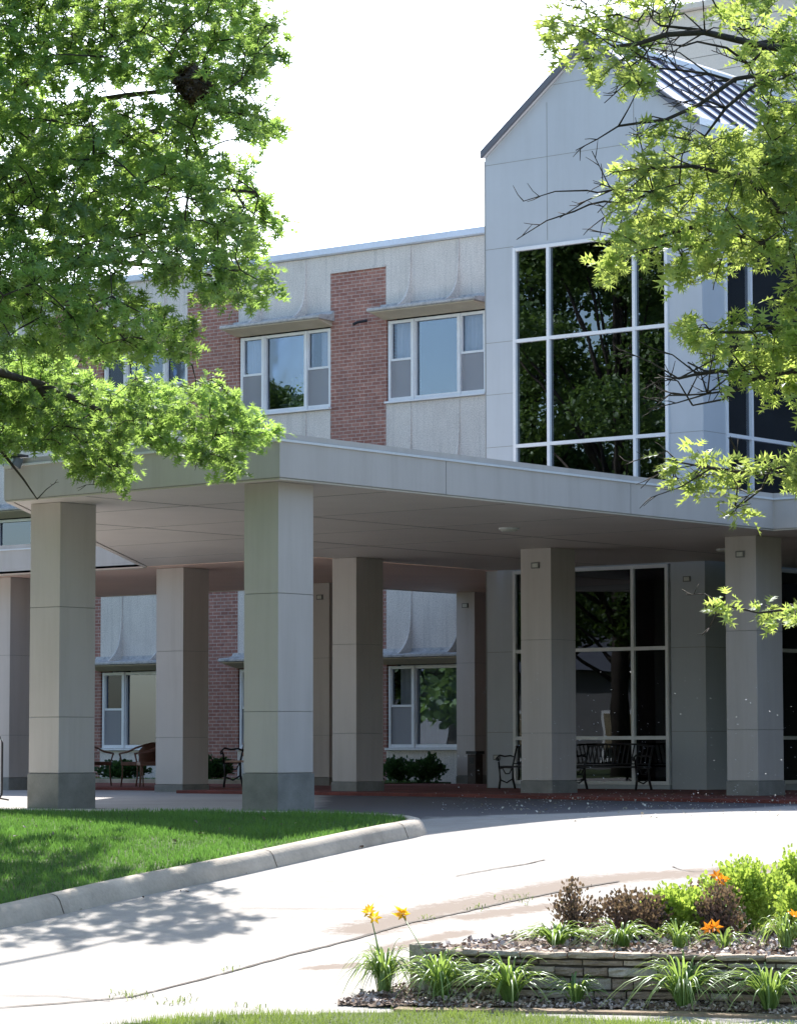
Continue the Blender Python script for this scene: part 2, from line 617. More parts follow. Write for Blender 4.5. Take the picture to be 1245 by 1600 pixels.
def leaves(name, P, D, N, size, tint, mat, parent=None, tpl=LEAF_LOBED, fold=0.25, kind=None):
    """P positions, D pointing directions, N approximate normals, all (n,3); one mesh of real leaf faces."""
    P = np.asarray(P, float)
    n = len(P)
    D = D / np.linalg.norm(D, axis=1, keepdims=True)
    S = np.cross(D, N)
    S /= np.linalg.norm(S, axis=1, keepdims=True) + 1e-9
    N = np.cross(S, D)
    size = np.broadcast_to(np.asarray(size, float), (n,))
    T = tpl.reshape(-1, 2)
    k = len(T)
    x = T[:, 0][None, :, None]
    y = T[:, 1][None, :, None]
    V = P[:, None, :] + size[:, None, None] * (x * S[:, None, :] + y * D[:, None, :] + (np.abs(x) * fold - 0.28 * y * y * fold * 2) * N[:, None, :])
    V = V.reshape(-1, 3)
    off = origin(parent)
    V = V - np.array(off)
    me = bpy.data.meshes.new(name)
    nt_ = n * k // 3
    me.vertices.add(n * k)
    me.vertices.foreach_set('co', V.astype(np.float32).ravel())
    me.loops.add(n * k)
    me.loops.foreach_set('vertex_index', np.arange(n * k, dtype=np.int32))
    me.polygons.add(nt_)
    me.polygons.foreach_set('loop_start', np.arange(0, n * k, 3, dtype=np.int32))
    at = me.attributes.new('tint', 'FLOAT', 'POINT')
    at.data.foreach_set('value', np.repeat(np.asarray(tint, float), k).astype(np.float32))
    me.materials.append(mat)
    me.update(calc_edges=True)
    me.validate()
    o = bpy.data.objects.new(name, me)
    col.objects.link(o)
    if parent is not None:
        o.parent = parent
    if kind:
        o['kind'] = kind
    return o


def ribbons(name, blades, mat, parent=None):
    """blades: list of (points list, width, tint); folded strap leaves"""
    v, f, t = [], [], []
    for pts, w, tint in blades:
        n = len(pts)
        o = len(v)
        pts = [Vector(p) for p in pts]
        d0 = (pts[-1] - pts[0])
        side = d0.cross(Vector((0, 0, 1)))
        if side.length < 1e-4:
            side = Vector((1, 0, 0))
        side.normalize()
        for i, p in enumerate(pts):
            q = i / (n - 1)
            ww = w * (1 - q ** 2.2) * (0.6 + 0.8 * q if q < .5 else 1.0) + 0.0008
            v += [tuple(p - side * ww + Vector((0, 0, ww * .5))), tuple(p), tuple(p + side * ww + Vector((0, 0, ww * .5)))]
            t += [tint] * 3
        for i in range(n - 1):
            a = o + i * 3
            f += [(a, a + 1, a + 4, a + 3), (a + 1, a + 2, a + 5, a + 4)]
    off = origin(parent)
    me = bpy.data.meshes.new(name)
    me.from_pydata([(x - off[0], y - off[1], z - off[2]) for x, y, z in v], [], f)
    at = me.attributes.new('tint', 'FLOAT', 'POINT')
    at.data.foreach_set('value', t)
    me.materials.append(mat)
    me.polygons.foreach_set('use_smooth', [True] * len(me.polygons))
    me.update()
    o = bpy.data.objects.new(name, me)
    col.objects.link(o)
    if parent is not None:
        o.parent = parent
    return o


def unit(n):
    v = rng.normal(size=(n, 3))
    return v / np.linalg.norm(v, axis=1, keepdims=True)


def inside(x, y, poly):
    c = False
    j = len(poly) - 1
    for i in range(len(poly)):
        xi, yi = poly[i]
        xj, yj = poly[j]
        if (yi > y) != (yj > y) and x < (xj - xi) * (y - yi) / (yj - yi) + xi:
            c = not c
        j = i
    return c

# crown sprays and limbs, (heading, lateral, height) in cm
LEFT_SPRAYS=[(2500,-210,657),(2438,-159,618),(2364,-353,659),(2445,-120,656),(2465,-132,728),(2407,-244,696),(2351,-218,642),(2317,-351,676),(2584,-315,654),(2578,-177,752),(2296,-195,681),(2315,-353,599),(2443,-317,709),(2537,-237,674),(2455,-319,622),(2596,-141,738),(2369,-268,696),(2392,-327,714),(2310,-276,629),(2521,-384,670),(2332,-270,669),(2334,-146,649),(2572,-303,708),(2309,-174,693),(2367,-166,613),(2551,-287,690),(2340,-356,703),(2327,-305,615),(2561,-360,671),(2567,-381,646),(2374,-339,676),(2489,-231,709),(2466,-356,724),(2520,-273,727),(2481,-217,642),(2298,-236,647),(2491,-151,733),(2306,-314,600),(2539,-115,703),(2277,-225,606),(2316,-261,609),(2426,-164,645),(2538,-206,687),(2374,-297,636),(2386,-136,637),(2303,-177,614),(2492,-167,676),(2357,-188,662),(2360,-246,636),(2257,-297,682),(2338,-285,659),(2307,-258,695),(2289,-200,629),(2324,-200,662),(2543,-139,763),(2428,-342,662),(2571,-286,714),(2445,-302,717),(2422,-167,693),(2449,-135,669),(2495,-362,644),(2325,-282,612),(2341,-234,643),(2474,-243,703),(2480,-123,699),(2427,-355,646),(2402,-327,648),(2543,-244,746),(2299,-201,669),(2288,-290,655),(2482,-177,697),(2525,-359,754),(2366,-164,715),(2587,-263,762),(2353,-318,677),(2339,-297,650),(2478,-313,739),(2449,-292,731),(2260,-301,628),(2279,-143,655),(2289,-113,602),(2372,-354,647),(2259,-175,587),(2513,-333,705),(2474,-232,644),(2447,-259,671),(2342,-261,627),(2305,-147,698),(2577,-205,756),(2409,-130,618),(2354,-145,637),(2410,-136,673),(2440,-179,659),(2563,-354,747),(2434,-348,679),(2343,-169,649),(2278,-224,691),(2553,-323,658),(2533,-207,731),(2496,-293,642),(2326,-224,649),(2560,-311,734),(2422,-142,627),(2495,-210,748),(2262,-99,604),(2429,-335,615),(2525,-191,730),(2533,-387,712),(2529,-198,718),(2401,-121,697),(2337,-247,704),(2552,-267,662),(2568,-231,770),(2575,-278,755),(2434,-349,612),(2570,-233,715),(2254,-145,589),(2563,-128,701),(2316,-302,627),(2319,-318,652),(2505,-264,670),(2318,-287,679),(2567,-155,694),(2455,-256,643),(2408,-264,708),(2372,-344,637),(2554,-300,760),(2392,-225,649),(2357,-123,678),(2523,-198,739),(2366,-176,634),(2479,-251,740),(2422,-235,700),(2572,-371,655),(2396,-202,623),(2521,-211,753),(2475,-370,708),(2282,-327,646),(2409,-185,664),(2435,-143,708),(2321,-303,596),(2532,-287,701),(2333,-197,676),(2266,-118,604),(2585,-171,686),(2563,-344,744),(2383,-230,628),(2509,-250,697),(2357,-310,712),(2264,-340,667),(2329,-293,658),(2367,-146,610),(2290,-263,665),(2346,-152,701),(2323,-292,620),(2334,-197,627),(2284,-149,639),(2351,-316,619),(2483,-175,732),(2431,-333,663),(2385,-164,678),(2263,-213,681),(2273,-319,656),(2276,-310,590),(2426,-224,691),(2419,-129,719),(2449,-220,683),(2346,-346,702),(2466,-371,683),(2560,-144,711),(2456,-275,653),(2532,-272,701),(2352,-166,603),(2323,-316,655),(2574,-147,770),(2539,-331,677),(2427,-303,664),(2328,-106,626),(2471,-310,634),(2260,-266,604),(2487,-297,688),(2330,-356,698),(2526,-253,685),(2586,-245,710),(2260,-183,636),(2499,-287,641),(2330,-172,681),(2533,-343,750),(2591,-270,751),(2419,-172,634),(2487,-185,708),(2381,-187,621),(2560,-384,661),(2422,-122,672),(2505,-351,655),(2326,-292,700),(2508,-216,683),(2276,-243,686),(2411,-142,640),(2308,-165,646),(2500,-272,713),(2271,-326,625),(2599,-370,765),(2378,-287,677),(2340,-259,641),(2274,-200,675),(2351,-150,676),(2450,-134,667),(2553,-300,745),(2527,-326,732),(2295,-103,635),(2476,-117,646),(2511,-227,650),(2412,-248,685),(2415,-365,656),(2447,-143,697),(2419,-362,612),(2598,-197,775),(2482,-170,676),(2542,-172,735),(2402,-130,619),(2420,-225,709),(2259,-203,609),(2289,-296,657),(2327,-337,681),(2345,-286,634),(2407,-330,607),(2343,-351,626),(2541,-343,724),(2256,-182,647),(2346,-116,639),(2491,-362,651),(2577,-311,664),(2409,-280,657),(2390,-178,591),(2397,-152,591),(2415,-116,592),(2325,-126,572),(2309,-119,557),(2536,-113,607),(2407,-170,582),(2443,-169,608),(2333,-136,583),(2490,-180,608),(2380,-123,584),(2459,-156,594),(2265,-138,574),(2430,-111,591),(2334,-152,580),(2491,-143,611),(2575,-122,607),(2452,-180,591),(2561,-368,617),(2262,-178,520),(2348,-218,561),(2459,-316,589),(2290,-336,547),(2375,-326,586),(2379,-278,581),(2543,-283,611),(2502,-333,605),(2351,-207,551),(2311,-309,549),(2455,-185,578),(2359,-198,538),(2263,-289,564),(2254,-268,542),(2443,-238,606),(2484,-256,587),(2371,-196,553),(2376,-250,577),(2593,-217,614),(2484,-377,603),(2591,-283,605),(2578,-180,591),(2377,-221,547),(2294,-241,573),(2398,-216,584),(2344,-286,571),(2511,-172,597),(2492,-242,601),(2354,-193,577),(2586,-250,600),(2438,-304,574),(2550,-356,600),(2404,-288,596),(2259,-226,550),(2424,-322,585),(2357,-258,554),(2337,-163,562),(2450,-357,608),(2441,-215,562),(2589,-236,625),(2376,-180,568),(2495,-358,602),(2534,-313,603),(2366,-248,585),(2405,-220,570),(2284,-264,557),(2463,-191,568),(2471,-211,588),(2290,-321,571),(2593,-362,612),(2430,-201,554),(2286,-227,533),(2435,-364,590),(2537,-335,624),(2447,-274,604),(2438,-260,584),(2330,-269,549),(2390,-171,550),(2571,-248,627),(2283,-291,559),(2302,-184,566),(2333,-354,582),(2379,-203,586),(2581,-212,599),(2438,-166,570),(2334,-242,552),(2581,-295,529),(2528,-206,547),(2424,-232,506),(2524,-333,571),(2462,-244,527),(2251,-321,447),(2443,-254,515),(2277,-265,511),(2496,-178,528),(2535,-371,515),(2289,-307,483),(2499,-350,543),(2206,-145,436),(2381,-123,441),(2343,-272,453),(2575,-245,581),(2422,-213,526),(2229,-163,450),(2274,-199,466),(2440,-303,521),(2382,-313,458),(2588,-128,558),(2278,-251,513),(2566,-225,534),(2319,-118,456),(2572,-180,521),(2332,-128,451),(2194,-119,445),(2213,-133,429),(2348,-295,471),(2496,-230,530),(2522,-116,527),(2210,-221,434),(2457,-301,547),(2345,-135,502),(2396,-252,483),(2331,-155,439),(2432,-257,534),(2500,-365,527),(2214,-211,429),(2298,-293,484),(2423,-319,495),(2327,-179,520),(2363,-146,491),(2599,-196,532),(2575,-220,574),(2367,-167,518),(2311,-121,489),(2527,-234,556),(2263,-219,461),(2517,-373,554),(2402,-178,457),(2261,-249,490),(2491,-291,529),(2443,-196,490),(2308,-255,450),(2483,-374,499),(2382,-331,508),(2321,-216,462),(2351,-150,511),(2584,-306,516),(2290,-179,448),(2545,-269,574),(2599,-357,523),(2457,-276,493),(2486,-301,570),(2568,-170,510),(2421,-196,513),(2209,-103,420),(2314,-186,528),(2370,-139,438),(2544,-171,567),(2583,-144,560),(2512,-348,559),(2582,-333,567),(2574,-125,515),(2405,-336,461),(2476,-254,508),(2414,-324,519),(2277,-345,493),(2323,-195,458),(2320,-138,528),(2344,-142,467),(2281,-278,442),(2452,-296,508),(2258,-127,470),(2379,-325,470),(2531,-294,582),(2547,-249,560),(2588,-284,593),(2419,-291,526),(2498,-133,560),(2352,-351,458),(2593,-329,587),(2547,-385,525),(2379,-250,459),(2568,-188,577),(2261,-188,471),(2318,-334,526),(2512,-272,519),(2387,-240,547),(2232,-244,440),(2553,-273,524),(2592,-178,582),(2291,-199,509),(2260,-163,475),(2379,-268,492),(2306,-291,493),(2277,-123,426),(2368,-294,538),(2426,-341,498),(2322,-349,484),(2540,-126,526),(2441,-185,495),(2544,-258,524),(2382,-342,536),(2479,-224,518),(2327,-155,448),(2297,-264,531),(2586,-251,552),(2313,-314,452),(2206,-135,418),(2225,-262,437),(2507,-126,507),(2311,-138,478),(2396,-257,523),(2379,-276,480),(2268,-138,454),(2453,-304,503),(2468,-205,506),(2548,-215,535),(2255,-157,501),(2298,-299,504),(2351,-114,434),(2249,-166,437),(2253,-293,457),(2369,-291,467),(2290,-335,465),(2337,-185,503),(2224,-221,450),(2358,-308,493),(2439,-277,518),(2331,-188,527),(2233,-286,438),(2348,-343,504),(2301,-221,472),(2403,-148,513),(2307,-143,523),(2390,-133,471),(2317,-275,505),(2519,-190,560),(2579,-175,549),(2191,-185,438),(2268,-301,512),(2543,-357,537),(2190,-321,434),(2564,-274,571),(2383,-167,480),(2209,-205,438),(2404,-361,531),(2241,-167,448),(2269,-219,514),(2264,-309,501),(2304,-300,530),(2499,-141,542),(2326,-103,485),(2276,-128,482),(2520,-119,542),(2254,-241,455),(2513,-228,568),(2255,-342,461),(2518,-339,535),(2287,-239,528),(2418,-276,534),(2466,-374,529),(2336,-279,493),(2497,-164,516),(2409,-120,465),(2305,-243,494),(2494,-203,544),(2513,-227,508),(2316,-234,510),(2543,-235,559),(2409,-328,485),(2402,-285,541),(2361,-334,472),(2245,-128,434),(2400,-244,463),(2522,-130,557),(2533,-133,540),(2342,-291,511),(2276,-345,447),(2467,-139,553),(2251,-144,496),(2531,-360,548),(2231,-177,437),(2357,-217,408),(2213,-334,381),(3016,-340,477),(2278,-323,431),(2339,-276,427),(2354,-275,400),(2274,-240,424),(2195,-287,376),(2259,-179,395),(2932,-368,432),(3074,-448,447),(2286,-314,418),(2268,-249,399),(2340,-287,395),(2329,-318,394),(2348,-350,444),(3081,-445,482),(2855,-430,400),(2388,-210,403),(2264,-328,408),(2352,-225,431),(2288,-228,402),(2919,-421,409),(3052,-398,454),(2346,-292,418),(3002,-408,443),(3029,-450,462),(2198,-300,393),(3101,-419,479),(2217,-249,417),(2255,-280,419),(2361,-170,407),(2399,-324,448),(2404,-263,433),(2320,-176,391),(3052,-421,433),(2404,-199,430),(2357,-283,414),(2224,-220,375),(3096,-378,481),(3058,-315,476),(2261,-342,416),(2301,-300,424),(2305,-275,434),(3029,-325,481),(2409,-312,455),(2318,-211,420),(2279,-236,392),(2936,-354,417),(3050,-353,454),(2876,-375,403),(2413,-343,415),(2269,-297,404),(3077,-372,461),(2316,-216,391),(2184,-225,398),(3068,-430,467),(2234,-183,378),(2911,-370,453),(3055,-461,449),(2302,-173,396),(2943,-412,465),(2302,-286,392),(2264,-311,420),(3095,-349,474),(2195,-241,391),(2183,-188,392),(2304,-346,431),(2366,-334,425),(2376,-304,450),(2881,-388,418),(3026,-322,473),(3053,-423,461),(3045,-401,467),(2902,-347,443),(2371,-244,421),(2266,-265,413),(2882,-415,420),(2957,-431,454),(2185,-326,386),(3053,-302,474),(2199,-237,379),(2408,-203,408),(2401,-359,404),(3099,-469,458),(2915,-346,460),(2184,-211,405),(2390,-223,405),(2345,-232,395),(2349,-309,403),(2279,-220,401),(2880,-370,408),(2998,-375,463),(2287,-322,439),(2393,-249,438),(2396,-280,409),(2326,-273,438),(2921,-375,467),(2334,-296,421),(2239,-271,397),(3047,-363,440),(2363,-343,443),(2882,-362,427),(2989,-342,445),(2365,-187,413),(2242,-302,377),(2307,-326,395),(2859,-416,400),(2371,-322,416),(2408,-218,434),(2380,-348,428),(3102,-468,481),(2183,-268,415),(2366,-268,395),(2395,-317,431),(2216,-242,419),(2383,-173,396),(2218,-226,387),(2978,-450,414),(2923,-402,408),(2997,-372,414),(2391,-361,458),(2304,-205,385),(2306,-310,437),(2941,-341,448),(2874,-330,369),(3057,-342,413),(3047,-376,397),(2907,-437,400),(3030,-354,430),(2939,-431,384),(3097,-185,436),(2863,-297,371),(2978,-414,393),(3108,-292,361),(2867,-184,356),(2945,-250,407),(3005,-388,409),(3106,-186,390),(3025,-285,390),(2875,-262,409),(3000,-220,395),(2883,-352,402),(3113,-326,447),(3119,-384,466),(3001,-269,396),(2947,-386,447),(3098,-465,440),(2922,-435,444),(3093,-332,371),(2925,-190,429),(2955,-294,393),(2867,-203,404),(2918,-376,418),(2878,-390,422),(3020,-428,450),(2935,-308,396),(2931,-148,396),(2959,-236,392),(3119,-242,444),(3008,-333,427),(2987,-304,355),(2870,-385,372),(2943,-218,373),(2870,-137,374),(2911,-189,385),(2868,-154,375),(3058,-301,384),(2856,-167,349),(2873,-277,410),(2913,-246,421),(2874,-404,410),(3093,-289,381),(3071,-337,393),(2920,-320,441),(3095,-311,426),(3091,-367,413),(2935,-277,398),(3106,-185,409),(2885,-398,398),(3108,-440,391),(2866,-352,416),(3022,-169,416),(2868,-391,438),(2894,-223,398),(2919,-422,398),(3036,-209,380),(3031,-390,386),(2880,-255,430),(3030,-195,420),(2861,-326,423),(2985,-250,382),(2856,-251,426),(3049,-289,419),(2987,-369,421),(2992,-370,397),(3036,-250,414),(2915,-427,435),(2875,-393,380),(2965,-440,396),(3026,-312,422),(3076,-182,379),(3039,-266,391),(2893,-198,387),(3118,-261,444),(2927,-143,378),(2890,-308,365),(2869,-188,358),(3118,-349,396),(2967,-163,398),(2918,-284,342),(3037,-230,400),(2954,-306,430),(2973,-353,454),(2853,-406,410),(2968,-220,418),(3024,-346,422),(3120,-296,399),(2985,-165,384),(3097,-360,414),(2868,-256,388),(2947,-294,399),(2945,-379,441),(3005,-295,427),(2924,-322,390),(3060,-305,376),(2882,-414,373),(3050,-401,413),(2946,-184,386),(2897,-397,403),(2968,-238,382),(2971,-400,442),(2967,-328,430),(3090,-214,437),(2872,-343,370),(2872,-185,418),(2957,-420,403),(3104,-241,451),(2974,-217,373),(3032,-337,455),(2984,-326,415),(3030,-386,384),(2961,-443,411),(2981,-361,440),(2967,-305,354),(3006,-419,458),(2983,-180,415),(2923,-442,444),(2931,-262,417),(2913,-376,420),(3093,-282,355),(2915,-273,361),(3017,-456,389),(2928,-443,427),(2906,-296,378),(3044,-380,465),(2919,-162,348),(2866,-154,401),(2871,-272,383),(3049,-344,381),(3055,-306,419),(2895,-239,402),(3031,-441,431),(2973,-250,427),(2926,-348,396),(2954,-392,380),(2979,-375,436),(3027,-420,412),(2897,-403,376),(2986,-248,386),(3057,-210,378),(2961,-408,431),(2962,-285,423),(2960,-179,375),(2904,-393,446),(2968,-330,420),(3022,-378,385),(2985,-382,403),(2986,-209,403),(3093,-293,368),(3065,-269,452),(2890,-320,395),(2859,-300,416),(2954,-287,375),(3041,-371,432),(3067,-368,451),(2871,-172,391),(2991,-387,454),(2945,-214,415),(3048,-449,393),(2971,-317,358),(3075,-237,391),(3043,-446,415),(3117,-175,407),(3095,-277,419),(2962,-316,384),(3103,-413,427),(3099,-454,457),(3030,-331,455),(2955,-162,370),(3084,-158,398),(3073,-464,443),(3004,-279,344),(2996,-195,400),(3009,-373,457),(2958,-187,422),(3004,-230,432),(2907,-330,383),(3092,-366,393),(2987,-182,362),(2907,-183,432),(3041,-209,394),(2932,-125,383),(3086,-274,399),(3009,-205,436),(2878,-162,403),(3033,-311,401),(3060,-307,368),(2954,-163,354),(3021,-318,414),(2897,-338,416),(3076,-319,382),(3003,-230,406),(2991,-422,452),(2902,-169,421),(3052,-404,445),(3046,-390,430),(3109,-361,469),(2900,-439,438),(2897,-150,397),(3096,-280,431),(3124,-424,407),(3264,-418,485),(3212,-446,472),(3116,-360,391),(3336,-412,446),(3271,-397,422),(3378,-321,426),(3237,-282,426),(3296,-434,446),(3220,-351,471),(3189,-481,405),(3378,-480,464),(3313,-269,438),(3131,-330,406),(3204,-313,428),(3300,-395,458),(3376,-431,470),(3203,-467,479),(3153,-372,457),(3277,-403,477),(3241,-421,422),(3321,-369,463),(3217,-441,448),(3117,-338,420),(3107,-469,456),(3172,-308,385),(3326,-485,445),(3197,-476,450),(3160,-343,393),(3321,-479,421),(3262,-371,427),(3162,-321,437),(3082,-350,465),(3187,-323,399),(3136,-268,441),(3233,-371,441),(3098,-413,461),(3367,-470,446),(3376,-348,479),(3151,-303,440),(3373,-509,444),(3315,-395,494),(3224,-478,433),(3347,-328,448),(3352,-434,483),(3253,-313,388),(3292,-415,430),(3242,-426,445),(3095,-361,460),(3344,-460,444),(3243,-393,446),(3271,-451,477),(3263,-459,452),(3227,-372,432),(3181,-343,461),(3234,-334,407),(3127,-297,406),(3228,-350,413),(3368,-289,466),(3354,-491,500),(3331,-352,459),(3113,-445,414),(3358,-388,476),(3153,-466,442),(3199,-433,451),(3344,-411,489),(3269,-276,434),(3340,-370,453),(3209,-286,420),(3363,-386,420),(3311,-306,446),(3263,-469,470),(3123,-312,439),(3259,-490,408),(3365,-272,432),(3140,-415,404),(3136,-420,472),(3322,-474,415),(3282,-397,415),(3252,-362,483),(3222,-443,408),(3262,-330,390),(3109,-465,454),(3152,-398,439),(3323,-342,441),(3241,-356,398),(3259,-414,488)]
RIGHT_SPRAYS=[(2015,136,573),(2066,124,577),(1992,120,590),(2120,150,561),(2110,183,597),(2035,152,579),(2046,187,605),(2086,137,564),(2097,171,623),(2104,158,582),(1971,192,580),(2006,144,590),(1949,105,552),(2093,119,568),(2048,112,609),(2032,164,538),(2063,133,598),(2001,157,585),(2133,120,611),(2062,171,570),(1951,168,572),(1933,148,524),(2010,185,578),(1974,133,550),(1961,161,512),(2149,163,568),(1921,204,571),(2077,267,602),(1952,251,546),(2066,304,596),(2150,301,624),(1973,231,553),(1958,215,559),(2085,262,617),(1950,263,558),(2042,290,572),(1928,291,550),(2068,303,611),(2100,256,592),(1915,224,574),(1912,223,561),(2034,272,601),(2092,248,566),(1939,255,512),(2060,301,464),(1953,294,468),(2022,282,455),(2015,275,509),(1993,295,546),(2005,254,509),(2015,289,495),(2140,272,481),(2081,278,495),(2004,270,460),(1976,295,490),(1994,295,510),(2054,266,505),(1915,279,450),(2147,279,574),(1986,282,521),(2013,257,469),(2010,255,483),(1921,240,503),(2058,308,543),(2115,293,561),(1992,273,488),(2036,244,484),(1994,302,445),(2029,288,553),(1918,234,445),(1964,279,472),(2120,320,483),(2039,304,455),(2039,279,475),(1947,267,500),(2056,294,458),(1916,290,487),(1946,263,484),(2075,252,488),(2039,292,529),(1986,299,476),(2118,273,548),(2021,300,554),(2143,281,482),(1942,281,480),(1932,241,476),(2088,267,485),(2066,269,518),(2104,302,530),(2105,303,501),(2094,312,480),(1916,265,509),(2017,290,542),(2131,274,565),(2050,275,489),(2120,320,548),(2028,278,454),(1939,265,526),(2120,261,482),(1913,221,444),(2097,259,451),(2104,312,463),(1994,285,437),(1905,273,453),(2055,181,426),(2137,235,481),(2068,281,466),(2119,212,448),(2031,163,433),(1917,246,440),(1904,215,414),(2078,201,419),(2104,315,479),(1954,168,456),(2020,195,470),(1903,285,409),(1990,224,482),(2125,200,455),(2016,240,428),(2028,303,414),(2118,191,514),(2117,221,462),(1939,208,412),(2092,247,492),(1916,252,454),(2027,261,421),(1992,209,477),(2140,164,476),(1949,167,439),(1909,257,411),(2106,216,415),(2106,216,483),(2035,249,455),(1912,239,449),(1997,175,436),(2121,197,473),(2119,208,508),(2008,268,443),(2030,287,421),(2075,241,459),(1929,144,391),(2055,283,478),(1912,234,397),(1914,288,454),(1944,279,441),(2108,240,430),(1973,215,463),(2103,166,484),(1913,151,400),(1920,198,400),(1984,263,411),(1936,186,392),(1958,154,443),(1999,181,445),(2066,184,483),(1941,194,437),(2044,153,411),(2067,245,474),(2051,273,450),(1907,265,406),(2014,218,464),(1966,276,452),(1910,212,420),(1988,292,459),(2041,223,482),(2107,216,453),(2115,163,444),(1945,251,461),(1984,164,463),(2072,201,481),(1974,250,427),(2090,247,492),(1939,156,423),(1939,231,416),(1929,176,472),(2032,297,439),(2104,183,441),(2034,251,414),(1934,191,470),(2114,297,460),(2070,266,467),(1904,282,401),(1923,261,454),(1976,210,440),(2008,200,418),(2085,241,464),(2092,227,435),(2012,247,452),(2103,310,468),(1932,182,420),(2073,180,469),(2091,217,411),(2043,305,485),(1976,230,407),(2059,217,418),(2014,214,487),(2097,196,475),(1926,175,399),(1953,279,464),(2026,294,377),(2045,278,409),(2020,287,392),(1964,295,361),(1995,269,384),(2020,277,373),(2019,299,395),(2004,273,329),(2006,240,346),(2007,260,321),(1989,272,342),(2000,260,339),(1933,220,333),(1972,247,348),(1977,271,354),(2001,202,355),(1997,293,316),(1982,238,327),(2026,304,357),(1988,212,343),(1972,277,305),(1960,279,330),(2023,303,343),(2000,293,302),(1955,280,349),(1986,218,354),(1974,250,342),(2019,221,349),(1936,266,333),(2029,256,336),(1941,269,304),(2019,240,343),(1970,279,353),(1969,283,335),(1976,290,304),(1948,287,348),(1978,236,350),(2005,255,320),(2014,299,321),(1962,262,346),(1964,201,352),(1968,230,322),(1987,271,325),(1956,280,319),(1993,300,333),(1932,266,259),(1945,253,252),(1995,200,254),(1998,297,269),(1977,238,253),(2019,293,255),(2020,274,257),(2019,215,255),(1941,217,250),(1938,182,254),(1938,277,260),(2028,209,266),(2007,282,258),(1965,222,231),(1958,218,165),(2003,250,165),(1994,277,163),(1986,289,169),(1943,258,156)]
LEFT_LIMBS=[(0.07,[(2650,-596,443),(2630,-496,498),(2600,-395,535),(2580,-348,555),(2570,-313,571),(2550,-283,582),(2530,-262,591),(2500,-229,589),(2480,-195,593),(2460,-156,605)]),(0.05,[(2630,-496,498),(2600,-418,561),(2550,-344,633),(2520,-308,643),(2500,-284,655),(2460,-236,664),(2450,-171,678)]),(0.05,[(2600,-395,535),(2600,-350,578),(2620,-331,605),(2640,-322,632),(2640,-288,647),(2620,-240,651),(2600,-182,652)]),(0.05,[(2630,-496,498),(2650,-391,472),(2620,-313,487),(2600,-288,498),(2580,-247,498),(2560,-206,490),(2540,-160,477)]),(0.055,[(2700,-537,450),(2750,-405,487),(2800,-340,507),(2850,-297,488),(2900,-245,468),(2950,-205,453)]),(0.05,[(2700,-537,450),(2800,-424,440),(2900,-352,427),(2950,-300,408),(3000,-253,404),(3030,-191,384)]),(0.03,[(2900,-352,427),(2960,-333,396),(3000,-305,368),(3020,-281,347)]),(0.022,[(2950,-434,408),(3020,-401,373),(3040,-384,349),(3050,-370,327)]),(0.035,[(2600,-395,535),(2560,-311,525),(2500,-250,504),(2460,-182,507),(2440,-128,515)]),(0.04,[(2580,-348,555),(2560,-289,536),(2520,-258,546),(2490,-174,545),(2480,-119,538)])]
RIGHT_LIMBS=[(0.045,[(2050,390,457),(2040,345,518),(2030,300,549),(2020,250,553),(2000,208,557),(1990,181,555),(1980,163,545),(1980,145,543)]),(0.03,[(2030,300,549),(2030,264,559),(2020,245,553),(2020,224,562),(2020,206,565),(2010,179,565)]),(0.03,[(2050,390,457),(2050,315,524),(2040,261,539),(2020,232,528),(2000,203,509),(1990,179,497),(1990,166,494),(1980,148,489)]),(0.025,[(2040,261,539),(2020,241,525),(2000,221,505),(1990,207,484)]),(0.012,[(2040,243,545),(2030,224,554),(2020,204,557),(2020,196,553)]),(0.012,[(2020,232,528),(2020,214,536),(2020,193,538),(2020,176,538),(2020,168,545)]),(0.04,[(2050,388,358),(2040,334,401),(2030,293,411),(2020,253,418),(2010,225,422),(2000,198,424),(2000,172,416)]),(0.03,[(2030,293,411),(2000,263,434),(1980,231,452),(1970,196,459),(1970,166,458)]),(0.012,[(2000,173,448),(2000,155,440),(2000,142,442),(2000,131,440),(2000,120,435)]),(0.008,[(2000,155,440),(2000,144,448),(2000,134,445),(2000,128,449)]),(0.03,[(2000,379,334),(1990,313,350),(1980,264,355),(1980,234,351),(1980,209,349)]),(0.03,[(1990,376,307),(1990,312,315),(1980,264,322),(1980,242,320),(1980,213,322),(1980,198,323),(1980,187,318)]),(0.01,[(1980,242,320),(1980,225,310),(1980,208,309),(1980,193,307)]),(0.01,[(1980,225,310),(1980,217,304),(1980,196,300)]),(0.008,[(1980,213,322),(1980,203,325),(1980,193,329)]),(0.018,[(1980,374,280),(1980,301,265),(1980,265,261),(1980,237,256),(1980,208,259),(1980,186,262)]),(0.009,[(1980,248,259),(1980,242,246),(1980,229,235),(1980,222,231)]),(0.014,[(1980,373,186),(1980,300,167),(1980,264,164),(1980,236,161),(1980,215,167)])]


